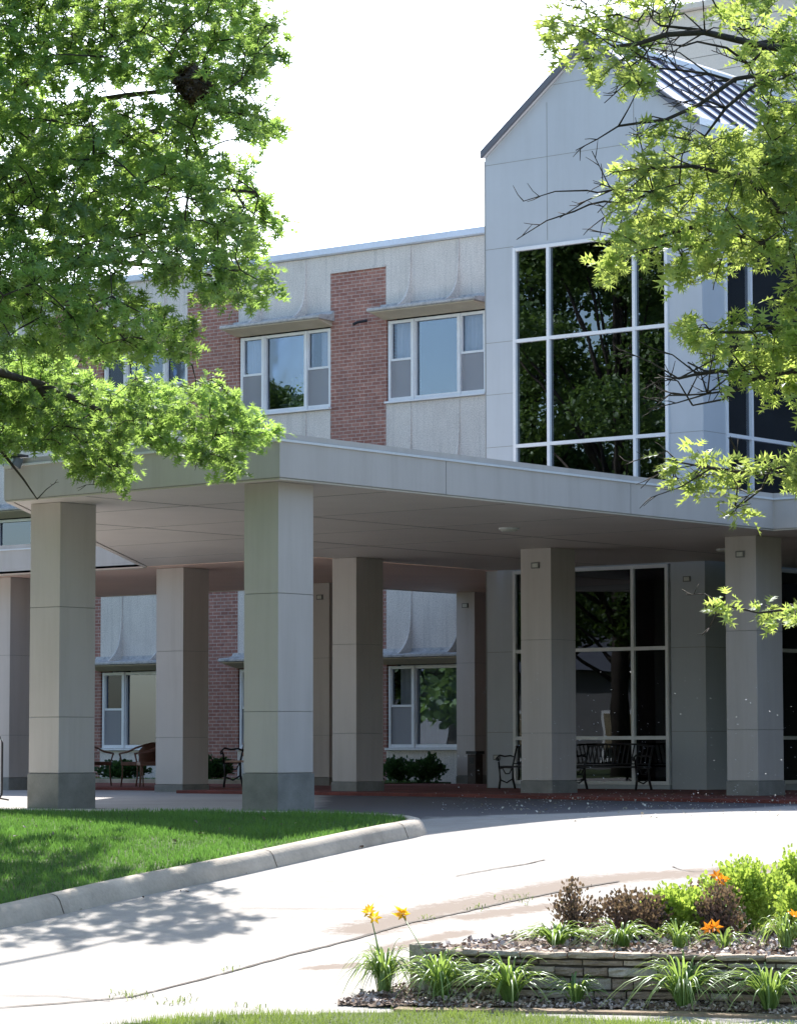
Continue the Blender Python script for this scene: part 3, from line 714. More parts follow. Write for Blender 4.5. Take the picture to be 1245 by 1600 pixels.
# ================================================================= GROUND
def sheet(name, s0, s1, l0, l1, ds, dl, mat, dz, zf=None, kind='structure', poly=None, wet=None, dark_paving=None):
    ns = max(2, int(round((s1 - s0) / ds)) + 1)
    nl = max(2, int(round((l1 - l0) / dl)) + 1)
    v, f, wv, dv = [], [], [], []
    for i in range(ns):
        for j in range(nl):
            s = s0 + (s1 - s0) * i / (ns - 1)
            l = l0 + (l1 - l0) * j / (nl - 1)
            z = (zf(s, l) if zf else gz(s)) + dz
            v.append(W(s, l, z))
            if wet:
                wv.append(wet(s, l))
            if dark_paving:
                dv.append(dark_paving(s, l))
    for i in range(ns - 1):
        for j in range(nl - 1):
            f.append((i * nl + j, i * nl + j + 1, (i + 1) * nl + j + 1, (i + 1) * nl + j))
    me = bpy.data.meshes.new(name)
    me.from_pydata(v, [], f)
    me.materials.append(mat)
    if wet:
        at = me.attributes.new('wet', 'FLOAT', 'POINT')
        at.data.foreach_set('value', wv)
    if dark_paving:
        at = me.attributes.new('dark_paving', 'FLOAT', 'POINT')
        at.data.foreach_set('value', dv)
    me.polygons.foreach_set('use_smooth', [True] * len(me.polygons))
    me.update()
    o = bpy.data.objects.new(name, me)
    col.objects.link(o)
    o['kind'] = kind
    return o


def ground():
    """one big sheet to the horizon, finer where the ramp rises"""
    ss = [-900, -300, -100, -30, 0, 10, 15] + [17.5 + i * 0.5 for i in range(32)] + [34, 40, 60, 100, 300, 900]
    ll = [-900, -300, -100, -40, -20, -10, 0, 10, 20, 40, 100, 300, 900]
    v = [W(s, l, gz(s) - 0.04) for s in ss for l in ll]
    n = len(ll)
    f = [(i * n + j, i * n + j + 1, (i + 1) * n + j + 1, (i + 1) * n + j) for i in range(len(ss) - 1) for j in range(n - 1)]
    me = bpy.data.meshes.new('ground')
    me.from_pydata(v, [], f)
    me.materials.append(M['earth'])
    me.polygons.foreach_set('use_smooth', [True] * len(f))
    o = bpy.data.objects.new('ground', me)
    col.objects.link(o)
    o['kind'] = 'structure'


ground()


def seg_d(s, l, pl):
    best, side = 9e9, 0
    for (a, b), (c, d) in zip(pl[:-1], pl[1:]):
        L2 = (c - a) ** 2 + (d - b) ** 2
        t = max(0, min(1, ((s - a) * (c - a) + (l - b) * (d - b)) / L2))
        x, y = a + t * (c - a), b + t * (d - b)
        q = math.hypot(s - x, l - y)
        if q < best:
            best, side = q, (c - a) * (l - b) - (d - b) * (s - a)
    return best, side


JOINT = [(19.3, -3.1), (19.59, -2.47), (19.75, -2.2), (20.06, -1.78), (21.01, -1.31), (22.02, -0.82), (22.74, -0.4), (23.67, 0.08), (24.17, 0.47), (24.83, 0.93), (25.56, 1.5), (25.97, 1.9)]
STAIN_AXIS = [(23.3, -0.3), (24.2, 0.2), (24.9, 0.75), (25.6, 1.3), (26.2, 1.9), (26.5, 2.6), (26.9, 3.6)]
WET_R = [(23.95, .55), (24.4, 1.05), (24.8, 1.6), (24.95, 2.2)]
WET_L = [(21.45, -.6), (21.6, -.3), (21.65, 0.05)]
WET_M = [(22.3, -.15), (22.8, 0.2), (23.2, .5)]


def wet(s, l):
    if not (20 < s < 28):
        return 0.0
    w = 0.0
    for pl, wd in ((STAIN_AXIS, 0.42), (WET_R, 0.26), (WET_L, 0.20), (WET_M, 0.2)):
        d, _ = seg_d(s, l, pl)
        w = max(w, 0.66 * (1 - min(1, d / wd)) ** 0.6 if d < wd else 0)
    return w


def dark_paving(s, l):
    """paving under the canopy drawn darker, easing in from its front and left"""
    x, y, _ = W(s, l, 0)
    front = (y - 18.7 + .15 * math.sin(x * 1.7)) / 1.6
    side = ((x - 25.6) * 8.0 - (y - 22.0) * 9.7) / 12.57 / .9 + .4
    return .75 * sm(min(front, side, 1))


sheet('driveway', 18.3, 47.0, -5.6, 6.4, 0.12, 0.12, M['drive'], 0.0, wet=wet, dark_paving=dark_paving)
sheet('entrance_floor', 47.0, 54.0, -18.0, 8.0, 1.0, 1.0, M['drive'], 0.0)
sheet('side_pavement', 33.3, 47.0, -18.0, -5.6, 1.0, 1.0, M['drive'], 0.0)


def strip(name, pl, w0, w1, mat, dz=0.006, jag=0.35, parent=None, seg=0.09):
    mb = MB()
    pts = []
    for (a, b), (c, d) in zip(pl[:-1], pl[1:]):
        n = max(1, int(math.hypot(c - a, d - b) / seg))
        for i in range(n):
            t = i / n
            pts.append((a + (c - a) * t + random.uniform(-.008, .008), b + (d - b) * t + random.uniform(-.008, .008)))
    pts.append(pl[-1])
    n = len(pts)
    vs = []
    for i, (s, l) in enumerate(pts):
        a = pts[max(i - 1, 0)]
        b = pts[min(i + 1, n - 1)]
        ds, dl_ = b[0] - a[0], b[1] - a[1]
        q = math.hypot(ds, dl_)
        w = (w0 + (w1 - w0) * i / n) * random.uniform(1 - jag, 1 + jag)
        ns_, nl_ = -dl_ / q * w, ds / q * w
        vs += [W(s + ns_, l + nl_, dz=dz), W(s - ns_, l - nl_, dz=dz)]
    mb.add(vs, [(2 * i, 2 * i + 1, 2 * i + 3, 2 * i + 2) for i in range(n - 1)])
    return mb.build(name, mat, parent)


o = strip('driveway_joint', JOINT, .012, .022, M['crack'])
o['kind'] = 'structure'
o = strip('driveway_crack', [(26.3, 0.5), (26.6, .72), (26.84, 0.92), (27.1, 1.15), (27.39, 1.33)], .006, .012, M['crack'])
o['kind'] = 'structure'
o = strip('driveway_crack', [(26.91, 2.45), (26.7, 2.5), (26.57, 2.62), (26.62, 2.8), (26.75, 3.1), (26.9, 3.4)], .008, .008, M['crack'])
o['kind'] = 'structure'
o = strip('driveway_joint', [(24.45, -1.3), (24.43, -0.9), (24.42, -0.54), (24.42, -0.1)], .005, .004, M['crack'])
o['kind'] = 'structure'
o = strip('driveway_joint', [(20.2, -3.2), (20.1, -2.3), (19.85, -1.9)], .005, .006, M['crack'])
o['kind'] = 'structure'

# curbed lawn island
GRASS_EDGE = [(16.5, -9.0), (20.3, -5.4), (22.6, -3.85), (23.5, -3.26), (24.51, -2.73), (25.33, -2.28), (26.24, -1.69), (27.26, -1.12), (28.2, -0.62), (28.88, -0.27),
              (29.32, -0.02), (29.6, 0.09), (29.85, 0.07), (30.06, -0.08), (30.26, -0.41), (30.4, -0.8), (30.55, -1.6), (30.7, -2.6), (30.9, -4.5), (31.1, -9.0)]
IS_H = 0.15


def offs(pl, d):
    out = []
    n = len(pl)
    for i in range(n):
        a = pl[max(i - 1, 0)]
        b = pl[min(i + 1, n - 1)]
        x, y = b[0] - a[0], b[1] - a[1]
        q = math.hypot(x, y)
        out.append((pl[i][0] - y / q * d, pl[i][1] + x / q * d))
    return out


def fine(pl, seg=0.25):
    out = []
    for (a, b), (c, d) in zip(pl[:-1], pl[1:]):
        n = max(1, int(math.hypot(c - a, d - b) / seg))
        out += [(a + (c - a) * i / n, b + (d - b) * i / n) for i in range(n)]
    return out + [pl[-1]]


def smooth_pl(pl, it=2):
    for _ in range(it):
        q = [pl[0]]
        for a, b in zip(pl[:-1], pl[1:]):
            q += [(a[0] * .75 + b[0] * .25, a[1] * .75 + b[1] * .25), (a[0] * .25 + b[0] * .75, a[1] * .25 + b[1] * .75)]
        pl = q + [pl[-1]]
    return pl


GE = smooth_pl(GRASS_EDGE, 1)


def curb():
    mb = MB()
    prof = [(0.0, -0.3), (0.0, IS_H - .012), (0.02, IS_H), (0.08, IS_H), (0.125, IS_H - .012), (0.155, IS_H - .045), (0.20, 0.0), (0.205, -0.3)]
    rings = [offs(GE, d) for d, _ in prof]
    n = len(GE)
    k = len(prof)
    vs = []
    for i in range(n):
        for j in range(k):
            s, l = rings[j][i]
            vs.append(W(s, l, gz(s) + prof[j][1]))
    fs = [(i * k + j, i * k + j + 1, (i + 1) * k + j + 1, (i + 1) * k + j) for i in range(n - 1) for j in range(k - 1)]
    mb.add(vs, fs)
    mb.build('curb', M['curb'], kind='structure', smooth=True)
    # saw cuts across the curb
    c = MB()
    for q in (8, 14, 20, 27):
        i = min(q, n - 2)
        a = [Vector(vs[i * k + j]) for j in range(1, 7)]
        e = (Vector(vs[(i + 1) * k + 3]) - Vector(vs[i * k + 3])).normalized() * .005
        up = Vector((0, 0, .003)) + Vector((-SA, -CA, 0)) * .003
        pts = [tuple(p - e + up) for p in a] + [tuple(p + e + up) for p in a]
        c.add(pts, [(j, j + 1, j + 7, j + 6) for j in range(5)])
    c.build('curb_joint', M['crack'], kind='structure')


curb()


def lawn_top(s, l):
    return gz(s) + IS_H - 0.02


def lawn_mesh():
    # strips between the front edge and the back edge, built as triangles fan on a grid inside the outline
    v, f = [], []
    idx = {}
    st = 0.14
    outl = GE + [(31.1, -12), (16.5, -12)]

    def vid(i, j):
        if (i, j) not in idx:
            idx[(i, j)] = len(v)
            s, l = i * st, j * st
            v.append(W(s, l, lawn_top(s, l)))
        return idx[(i, j)]
    for i in range(int(16 / st), int(32 / st)):
        for j in range(int(-9.2 / st), int(1 / st)):
            if inside((i + .5) * st, (j + .5) * st, outl):
                f.append((vid(i, j), vid(i, j + 1), vid(i + 1, j + 1), vid(i + 1, j)))
    me = bpy.data.meshes.new('lawn_soil')
    me.from_pydata(v, [], f)
    me.materials.append(M['soil'])
    o = bpy.data.objects.new('lawn_soil', me)
    col.objects.link(o)
    o['kind'] = 'structure'
    return outl


OUTL = lawn_mesh()


def grass(name, n, s0, s1, l0, l1, test, zf, h, mat, w=0.006, lean=0.5):
    s = rng.uniform(s0, s1, n * 2)
    l = rng.uniform(l0, l1, n * 2)
    keep = [i for i in range(len(s)) if test(s[i], l[i])][:n]
    s, l = s[keep], l[keep]
    P = np.array([W(a, b, zf(a, b)) for a, b in zip(s, l)])
    D = unit(len(P)) * lean
    D[:, 2] = 1
    N = unit(len(P))
    patch = 0.5 + 0.5 * np.sin(s * 2.3 + 1.7 * np.sin(l * 1.9)) * np.cos(l * 2.7 + s)
    tpl = np.array([[(-w / .055, 0), (w / .055, 0), (0, 1)]])
    sz = rng.uniform(.6, 1.25, len(P)) * h * (0.8 + 0.35 * patch)
    return leaves(name, P, D, N, sz, np.clip(rng.uniform(0, .7, len(P)) + .45 * patch - .1 * np.sin(s * 7 + l * 5), 0, 1), mat, tpl=tpl, fold=0.0)


g = grass('lawn_grass', 85000, 20.5, 31.1, -6.8, 0.2, lambda s, l: inside(s, l, OUTL) and l > -0.32 * s * .5 - 1.2, lawn_top, 0.055, M['grass'], w=0.0045)
tag(g, 'short green grass of the curbed lawn in front of the canopy', 'grass', kind='stuff')

# verge of grass nearest the camera
FRONT = [(10, -1.5), (18.4, -1.85), (18.75, -1.6), (19.0, -1.31), (19.12, -0.9), (19.2, 0.07), (19.12, 0.72), (18.85, 1.2), (18.6, 1.8), (18.4, 2.6), (18.0, 5), (10, 5)]


def verge():
    v, f, idx = [], [], {}
    st = 0.1

    def vid(i, j):
        if (i, j) not in idx:
            idx[(i, j)] = len(v)
            v.append(W(i * st, j * st, gz(i * st) + 0.012))
        return idx[(i, j)]
    for i in range(100, 196):
        for j in range(-20, 50):
            if inside((i + .5) * st, (j + .5) * st, FRONT):
                f.append((vid(i, j), vid(i, j + 1), vid(i + 1, j + 1), vid(i + 1, j)))
    me = bpy.data.meshes.new('verge_soil')
    me.from_pydata(v, [], f)
    me.materials.append(M['soil'])
    o = bpy.data.objects.new('verge_soil', me)
    col.objects.link(o)
    o['kind'] = 'structure'


verge()
g = grass('verge_grass', 26000, 17.0, 19.3, -1.9, 3.4, lambda s, l: inside(s, l, FRONT), lambda s, l: gz(s) + .01, 0.05, M['grass_pale'], w=0.003)
tag(g, 'sunlit pale grass verge along the bottom edge in front of the bed', 'grass', kind='stuff')

# red paving below the gabled wall
mb = MB()
mb.prism([(35.2, 33.0), (35.1, 30.0), (34.8, 27.0), (34.2, 25.0), (33.6, 23.0), (33.2, 20.5), (33.0, 12.0), (40.6, 12.0), (40.6, 26.0), (40.25, 30.6), (40.6, 30.7), (44.4, 31.0), (44.4, 35.2), (42.0, 35.6), (42.0, 46), (37.2, 46), (37.2, 33.0)], -0.2, 0.05)
mb.build('red_paving', M['red_paver'], kind='structure', bevel=0.01)
mb = MB()
mb.prism([(42.6, 35.8), (44.5, 35.8), (45.97, 35.8), (45.97, 52), (42.6, 52)], -0.2, 0.06)
mb.build('courtyard_lawn_soil', M['soil'], kind='structure')
n = 9000
x = rng.uniform(42.7, 45.9, n)
y = rng.uniform(36, 50, n)
P = np.stack([x, y, np.full(n, .05)], 1)
D = unit(n) * .5
D[:, 2] = 1
g = leaves('courtyard_grass', P, D, unit(n), rng.uniform(.05, .09, n), rng.uniform(0, 1, n), M['grass'], tpl=np.array([[(-.12, 0), (.12, 0), (0, 1)]]), fold=0)
tag(g, 'grass strip along the foot of the brick wing behind the armchairs', 'grass', kind='stuff')
mb = MB()
mb.box(42.2, 42.6, 35.8, 52, -0.1, 0.12)
mb.build('courtyard_kerb', M['curb'], kind='structure')

# ================================================================= BRICK WING
XW = 46.0
FLOORS = [0.0, 3.45, 6.9]
BAYS = [37.44 + 3.96 * k for k in range(4)]      # upper-Y edge of each window bay minus nothing; bay runs 2.5 m towards -Y
wing = thing('brick_wing', 'three storey red brick and pale aggregate concrete wing with hooded windows', 'building', (46, 42, 0))


def fin_profile(z0, z1, depth, top):
    """thin concrete fin standing off the panel, flaring out to the ledge below"""
    pts = []
    n = 14
    for i in range(n + 1):
        t = i / n
        d = (0.05 * t + (depth - 0.05) * t ** 6) if top else (0.07 * max(0, t) ** 2 + (depth - 0.07) * t ** 7)
        pts.append((45.985 - d - 0.002, z1 - (z1 - z0) * t))
    return pts + [(46.05, z0), (46.05, z1)]


def ledge(yl, yh, zb, parent):
    mb = MB()
    prof = [(46.1, zb + .05), (45.56, zb + .065), (45.52, zb + .08), (45.52, zb + .12), (45.56, zb + .14), (45.86, zb + .165), (45.95, zb + .20), (45.985, zb + .26), (46.1, zb + .26)]
    # slightly uneven front edge: several short prisms
    ys = [yl + (yh - yl) * i / 9 for i in range(10)]
    for a, b in zip(ys[:-1], ys[1:]):
        j = random.uniform(-.006, .006)
        mb.prism_y([(px + (j if px < 45.9 else 0), pz + (j if pz > zb + .1 and px < 45.9 else 0)) for px, pz in prof], a, b)
    mb.build('ledge', M['ledge'], parent)
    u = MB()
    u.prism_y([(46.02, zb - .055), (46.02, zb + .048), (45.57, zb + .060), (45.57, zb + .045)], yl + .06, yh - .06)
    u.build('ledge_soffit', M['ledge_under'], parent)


def wing_window(yl, yh, zs, parent, var, plant=False):
    """frame with fixed centre light between two double hung side lights"""
    zh = zs + 1.62
    f1, f2 = yh - .63, yl + .66       # mullion centres
    mb = MB()
    x0, x1 = 46.03, 46.13
    J = .055
    mb.box(x0, x1, yl, yl + J, zs, zh)
    mb.box(x0, x1, yh - J, yh, zs, zh)
    mb.box(x0 + .003, x1, yl + J, yh - J, zh - .06, zh - .002)
    mb.box(x0 + .003, x1, yl + J, yh - J, zs + .002, zs + .07)
    for c in (f1, f2):
        mb.box(x0 - .02, x1, c - .035, c + .035, zs + .005, zh - .005)
    # sash rims of the upper lights
    for a, b in ((yl + J, f2 - .035), (f1 + .035, yh - J)):
        zm = zs + .83
        mb.box(x0 + .012, x1 - .03, a, b, zm - .022, zm + .022)
        mb.box(x0 + .012, x1 - .03, a, a + .028, zm + .022, zh - .062)
        mb.box(x0 + .012, x1 - .03, b - .028, b, zm + .022, zh - .062)
    a, b = f2 + .035, f1 - .035
    mb.box(x0 + .01, x1 - .03, a, a + .03, zs + .07, zh - .062)
    mb.box(x0 + .01, x1 - .03, b - .03, b, zs + .07, zh - .062)
    fr = mb.build('window', M['frame_beige'], parent)
    g = MB()
    g.box(46.10, 46.106, f2 + .035, f1 - .035, zs + .07, zh - .06)
    g.build('pane', M['glass_clear'], fr)
    for a, b in ((yl + J, f2 - .035), (f1 + .035, yh - J)):
        g = MB()
        g.box(46.085, 46.091, a, b, zs + .85, zh - .06)
        g.build('pane', M['glass_side'], fr)
        g = MB()
        g.box(46.10, 46.106, a, b, zs + .07, zs + .81)
        g.build('pane', M['glass_side'], fr)
        g = MB()
        g.box(46.055, 46.058, a, b, zs + .07, zs + .81)
        g.build('insect_screen', M['screen'], fr)
    sb = MB()
    sb.box(45.93, 46.1, yl - .03, yh + .03, zs - .045, zs - .003)
    sb.build('sill', M['white_metal'], fr, bevel=.004)
    # wavy curtains
    for a, b in var:
        c = MB()
        n = 26
        ya, yb = yl + (yh - yl) * a, yl + (yh - yl) * b
        vs = []
        for i in range(n + 1):
            t = i / n
            y = ya + (yb - ya) * t
            bx = 46.22 + .03 * math.sin(t * 26 + a * 9) + .012 * math.sin(t * 61)
            vs += [(bx, y, zs + .04), (bx + .01 * math.sin(i), y, zh + .02)]
        c.add(vs, [(2 * i, 2 * i + 2, 2 * i + 3, 2 * i + 1) for i in range(n)])
        c.build('curtain', M['curtain'], fr, smooth=True)


CUR = {0: [(.0, .30), (.72, .98)], 1: [(.02, .16), (.80, .99), (.26, .31)], 2: [(.0, .18), (.74, .86), (.90, .99)], 3: [(0, .3), (.7, 1)]}
for k, yh in enumerate(BAYS):
    yl = yh - 2.5
    for fl, zf in enumerate(FLOORS):
        zs = zf + .72
        zlb = zf + 2.42               # ledge underside
        # spandrel above this window (up to the next sill or the roof)
        ztop = 10.72 if fl == 2 else FLOORS[fl + 1] + .67
        p = MB()
        p.box(46.0, 46.35, yl, yh, zlb + .1, ztop)
        pn = p.build('concrete_panel', M['aggregate'], wing)
        for c in (yh - .63, yl + .66):
            q = MB()
            q.prism_y(fin_profile(zlb + .15, ztop - .02, .40, fl == 2), c - .02, c + .02)
            q.build('fin', M['aggregate'], pn)
        ledge(yl - .10, yh + .12, zlb, wing)
        if fl == 0:
            p = MB()
            p.box(46.0, 46.35, yl, yh, -.2, .67)
            p.build('concrete_panel', M['aggregate'], wing)
        cur = CUR[k] if fl == 2 else ([(.0, .22), (.28, .93)] if (fl == 0 and k == 0) else ([(.10, .30), (.35, .72), (.8, .95)] if k == 2 and fl == 0 else [(0, .2), (.8, 1)]))
        wing_window(yl + .015, yh - .03, zs, wing, cur)
# piers between bays
edges = [31.0] + sum([[y - 2.5, y] for y in BAYS], []) + [57.0]
for i in range(0, len(edges), 2):
    p = MB()
    p.box(46.012, 46.35, edges[i], edges[i + 1], -.2, 10.36)
    p.build('brick_pier', M['brick'], wing)
    p = MB()
    p.box(46.0, 46.35, edges[i], edges[i + 1], 10.36, 10.72)
    p.box(45.975, 46.0, edges[i] + .02, edges[i + 1] - .02, 10.345, 10.40)
    p.build('concrete_panel', M['aggregate'], wing)
p = MB()
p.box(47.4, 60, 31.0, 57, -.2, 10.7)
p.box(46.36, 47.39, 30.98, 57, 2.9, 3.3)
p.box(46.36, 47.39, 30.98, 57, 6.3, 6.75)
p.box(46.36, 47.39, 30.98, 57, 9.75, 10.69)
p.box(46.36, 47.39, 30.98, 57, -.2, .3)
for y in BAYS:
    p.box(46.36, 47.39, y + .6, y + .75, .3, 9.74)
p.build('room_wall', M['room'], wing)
p = MB()
p.box(45.93, 46.4, 31.0, 57.03, 10.725, 10.86)
p.box(45.90, 45.93, 31.0, 57.03, 10.74, 10.87)
p.box(46.4, 60, 31.0, 57.03, 10.72, 10.80)
p.build('roof_flashing', M['flashing'], wing, bevel=.005)
b = MB()
b.tube([(45.96, 37.9, 9.29), (45.80, 38.02, 9.25), (45.72, 38.06, 9.2)], .03, .03, 7)
b.build('wall_bracket', M['dark_metal'], wing)

# potted plant standing on an upper floor sill
pp = thing('potted_plant', 'small leafy house plant in a white pot behind an upper floor window', 'plant', (46.2, 39.95, 7.69))
c = MB()
c.tube([(46.19, 40.02, 7.80), (46.19, 40.02, 7.96)], .05, .075, 14)
c.box(46.14, 46.30, 39.5, 40.4, 7.76, 7.795)
c.build('pot', M['pot'], pp)
n = 240
u = unit(n)
P = np.array([46.20, 39.85, 8.14]) + u * np.array([.05, .26, .22]) * rng.uniform(.3, 1, (n, 1))
leaves('foliage', P, u + [0, 0, .2], unit(n), rng.uniform(.06, .11, n), rng.uniform(.3, 1, n), M['gold_leaf'], pp, tpl=LEAF_ROUND)
c = MB()
for i in range(5):
    c.tube([(46.2, 39.95, 7.82), (46.21, 39.88 - .05 * i, 7.95 + .02 * i), (46.21, 39.85 - .08 * i, 8.1)], .006, .004, 5)
c.build('stem', M['bark'], pp)

# ================================================================= GABLED ENTRANCE WING
XG, YR, YL = 40.3, 26.22, 30.61
YM = (YR + YL) / 2
ZE, ZA = 10.80, 12.47
gab = thing('gabled_wing', 'tall grey panelled wing with a steep gable, metal roof and dark curtain wall windows', 'building', (42, 28.4, 0))
T = .28
WL, WR, WT, WB = 30.02, 26.88, 9.18, 4.55     # upper window opening
LL_, LR_, LT, LB = 30.05, 26.92, 3.69, .12   # lower window opening
p = MB()
p.box(XG, XG + T, WL, YL, 0, WT)
p.box(XG, XG + T, YR, WR, 0, WT)
p.box(XG, XG + T, WR, WL, LT, WB)
p.box(XG, XG + T, LR_, WL - .001, -.1, LB)
p.prism_x([(YR, WT), (YL, WT), (YL, ZE), (YM, ZA), (YR, ZE)], XG, XG + T)
fw_ = p
p = MB()
# side wall facing right with openings
SX = [40.3, 40.96, 44.9, 46.0, 49.6, 50.6]
p.box(XG + T, SX[1], YR, YR + T, 0, ZE)
p.box(SX[2], SX[3], YR, YR + T, 0, ZE)
p.box(SX[4], 56, YR, YR + T, 0, ZE)
for a, b in ((SX[1], SX[2]), (SX[3], SX[4])):
    p.box(a, b, YR, YR + T, LT, WB)
    p.box(a, b, YR, YR + T, WT, ZE)
    p.box(a, b, YR, YR + T, -.1, LB)
p.box(XG + T, 56, YL - T, YL, -.1, ZE)
p.build('side_wall', M['gable_clad'], gab)
# panel joints, thin dark strips proud of the wall
p = MB()
J = .009


def hj(z, y0, y1):
    p.box(XG - .002, XG + .01, y0, y1, z - J / 2, z + J / 2)


def vj(y, z0, z1):
    p.box(XG - .003, XG + .01, y - J / 2, y + J / 2, z0, z1)


hj(10.67, YR + .01, YL - .005)
hj(11.88, YM - .75, YM + .75)
vj(29.30, WT + .06, 11.60)
vj(27.53, WT + .06, 11.60)
for z in (9.21, 7.6, 6.71, 5.81, 2.33, .98):
    hj(z, WL, YL - .005)
for z in (7.6, 6.71, 5.81, 4.9, 2.33, .98):
    hj(z, YR + .005, WR)
for z in (9.21, 7.6, 6.71, 5.81, 2.33, .98):
    p.box(XG + .01, SX[1], YR - .002, YR + .01, z - J / 2, z + J / 2)
    p.box(SX[2], SX[3], YR - .002, YR + .01, z - J / 2, z + J / 2)
for fc, mi_ in ((p, 1),):
    fw_.add(fc.v, fc.f, 1)
fw_.build('front_wall', [M['gable_clad'], M['cladding_joint']], gab)
p = MB()
p.box(XG - .006, XG + .04, YL - .005, YL + .012, 0, ZE - .05)
p.build('edge_trim', M['cladding_joint'], gab)


def curtain_wall(axis, a0, a1, z0, z1, verts, rails, fmat, gmat):
    """frame grid with one pane per cell; axis 'y' = front wall (constant X), 'x' = side wall"""
    mb = MB()
    hw = .029
    d0, d1 = -.025, .09

    def bx(m, u0, u1, w0, w1, e0, e1):
        if axis == 'y':
            m.box(XG + e0, XG + e1, u0, u1, w0, w1)
        else:
            m.box(u0, u1, YR + e0, YR + e1, w0, w1)
    vs = [a0 + hw] + verts + [a1 - hw]
    rs = [z0 + hw] + rails + [z1 - hw]
    for u in vs:
        bx(mb, u - hw, u + hw, z0, z1, d0, d1)
    for z in rs:
        for u0, u1 in zip(vs[:-1], vs[1:]):
            bx(mb, u0 + hw, u1 - hw, z - hw, z + hw, d0 + .004, d1 - .004)
    w = mb.build('window', fmat, gab)
    for u0, u1 in zip(vs[:-1], vs[1:]):
        for w0, w1 in zip(rs[:-1], rs[1:]):
            g = MB()
            bx(g, u0 + hw, u1 - hw, w0 + hw, w1 - hw, .03, .036)
            g.build('pane', gmat, w)
    return w


curtain_wall('y', WR, WL, WB, WT, [27.545, 29.285], [5.80, 7.585], M['white_metal'], M['glass_dark'])
curtain_wall('y', LR_, LL_, LB, LT, [27.62, 29.3], [.88, 2.33], M['frame_beige'], M['glass_lobby'])
curtain_wall('x', SX[1], SX[2], WB, WT, [41.75, 43.8], [5.80, 7.585], M['white_metal'], M['glass_dark'])
curtain_wall('x', SX[1], SX[2], LB, LT, [41.75, 43.8], [.88, 2.33], M['frame_beige'], M['glass_dark'])
curtain_wall('x', SX[3], SX[4], WB, WT, [46.8, 48.7], [5.80, 7.585], M['white_metal'], M['glass_dark'])
curtain_wall('x', SX[3], SX[4], LB, LT, [46.8, 48.7], [.88, 2.33], M['frame_beige'], M['glass_dark'])
for yc, zc in ((26.56, 3.43), (30.40, .56)):
    p = MB()
    p.box(XG - .02, XG - .004, yc - .07, yc + .07, zc - .045, zc + .045)
    p.box(XG - .024, XG - .02, yc - .05, yc + .05, zc - .03, zc + .03, 1)
    p.build('wall_lamp', [M['box_grey'], M['lens']], gab)
# interior: floor slabs, back walls, a ceiling and inner balustrade posts
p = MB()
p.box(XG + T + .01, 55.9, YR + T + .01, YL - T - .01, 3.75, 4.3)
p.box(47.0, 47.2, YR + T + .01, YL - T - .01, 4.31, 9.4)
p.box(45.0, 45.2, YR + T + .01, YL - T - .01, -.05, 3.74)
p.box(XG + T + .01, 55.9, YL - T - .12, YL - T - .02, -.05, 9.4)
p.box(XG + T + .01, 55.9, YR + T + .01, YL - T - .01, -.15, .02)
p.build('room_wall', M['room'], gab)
p = MB()
p.box(XG + T + .01, 46.9, YR + T + .01, YL - T - .14, 9.42, 9.5)
p.build('room_ceiling', M['room_ceiling'], gab)
p = MB()
p.box(42.8, 44.6, 27.0, 27.9, 9.30, 9.40)
p.build('ceiling_panel', M['room_ceiling'], gab)
# roof: two slopes with raised seams, ridge cap and dark rake boards
sl_ = (ZA - ZE) / (YL - YM)
ov = .02
p = MB()
q = MB()
rk = MB()
XE = 55.5
for sg in (1, -1):
    ye = YM + sg * (YL - YM + ov)
    ze = ZA - sl_ * (YL - YM + ov)
    th = .12
    prof = [(YM, ZA + .02), (ye, ze + .02), (ye, ze + .02 + th), (YM, ZA + .02 + th)]
    p.prism_x(prof, XG - .06, XE)
    prof2 = [(YM, ZA + .005), (ye, ze + .005), (ye, ze + .13), (YM, ZA + .13)]
    rk.prism_x(prof2, XG - .11, XG - .062)
    n = int((XE - XG) / .58)
    for i in range(1, n + 1):
        x_ = XG - .05 + i * .58
        prof3 = [(YM + sg * .1, ZA + .14 - sl_ * .1), (ye, ze + .142), (ye, ze + .20), (YM + sg * .1, ZA + .20 - sl_ * .1)]
        q.prism_x(prof3, x_, x_ + .035)
p.build('roof', M['roof_metal'], gab)
q.build('roof_seam', M['seam_shade'], gab)
rk.build('rake_board', M['roof_edge'], gab)
p = MB()
p.prism_x([(YM - .16, ZA + .06), (YM + .16, ZA + .06), (YM + .12, ZA + .17), (YM, ZA + .25), (YM - .12, ZA + .17)], XG - .12, XE)
p.build('ridge_cap', M['white_metal'], gab)

# penthouse behind the gable
pt = thing('rooftop_penthouse', 'beige sided rooftop penthouse rising behind the metal roof', 'building', (52, 30, 10))
p = MB()
for i in range(16):
    z = 10.0 + i * .3125
    if z > 14.8:
        break
    p.prism([(48.0, 24.2), (58, 24.2), (58, 33.2), (48, 33.2)], z, z + .30)
    p.prism([(48.012, 24.212), (57.99, 24.212), (57.99, 33.19), (48.012, 33.19)], z + .30, z + .3125, 1)
p.build('siding', [M['siding'], M['box_grey']], pt)
p = MB()
p.box(47.97, 48.12, 32.02, 32.16, 10, 15.0)
p.build('corner_board', M['siding'], pt)
p = MB()
p.box(47.85, 58.1, 24.05, 33.35, 15.0, 15.12)
p.build('roof', M['siding'], pt, bevel=.01)

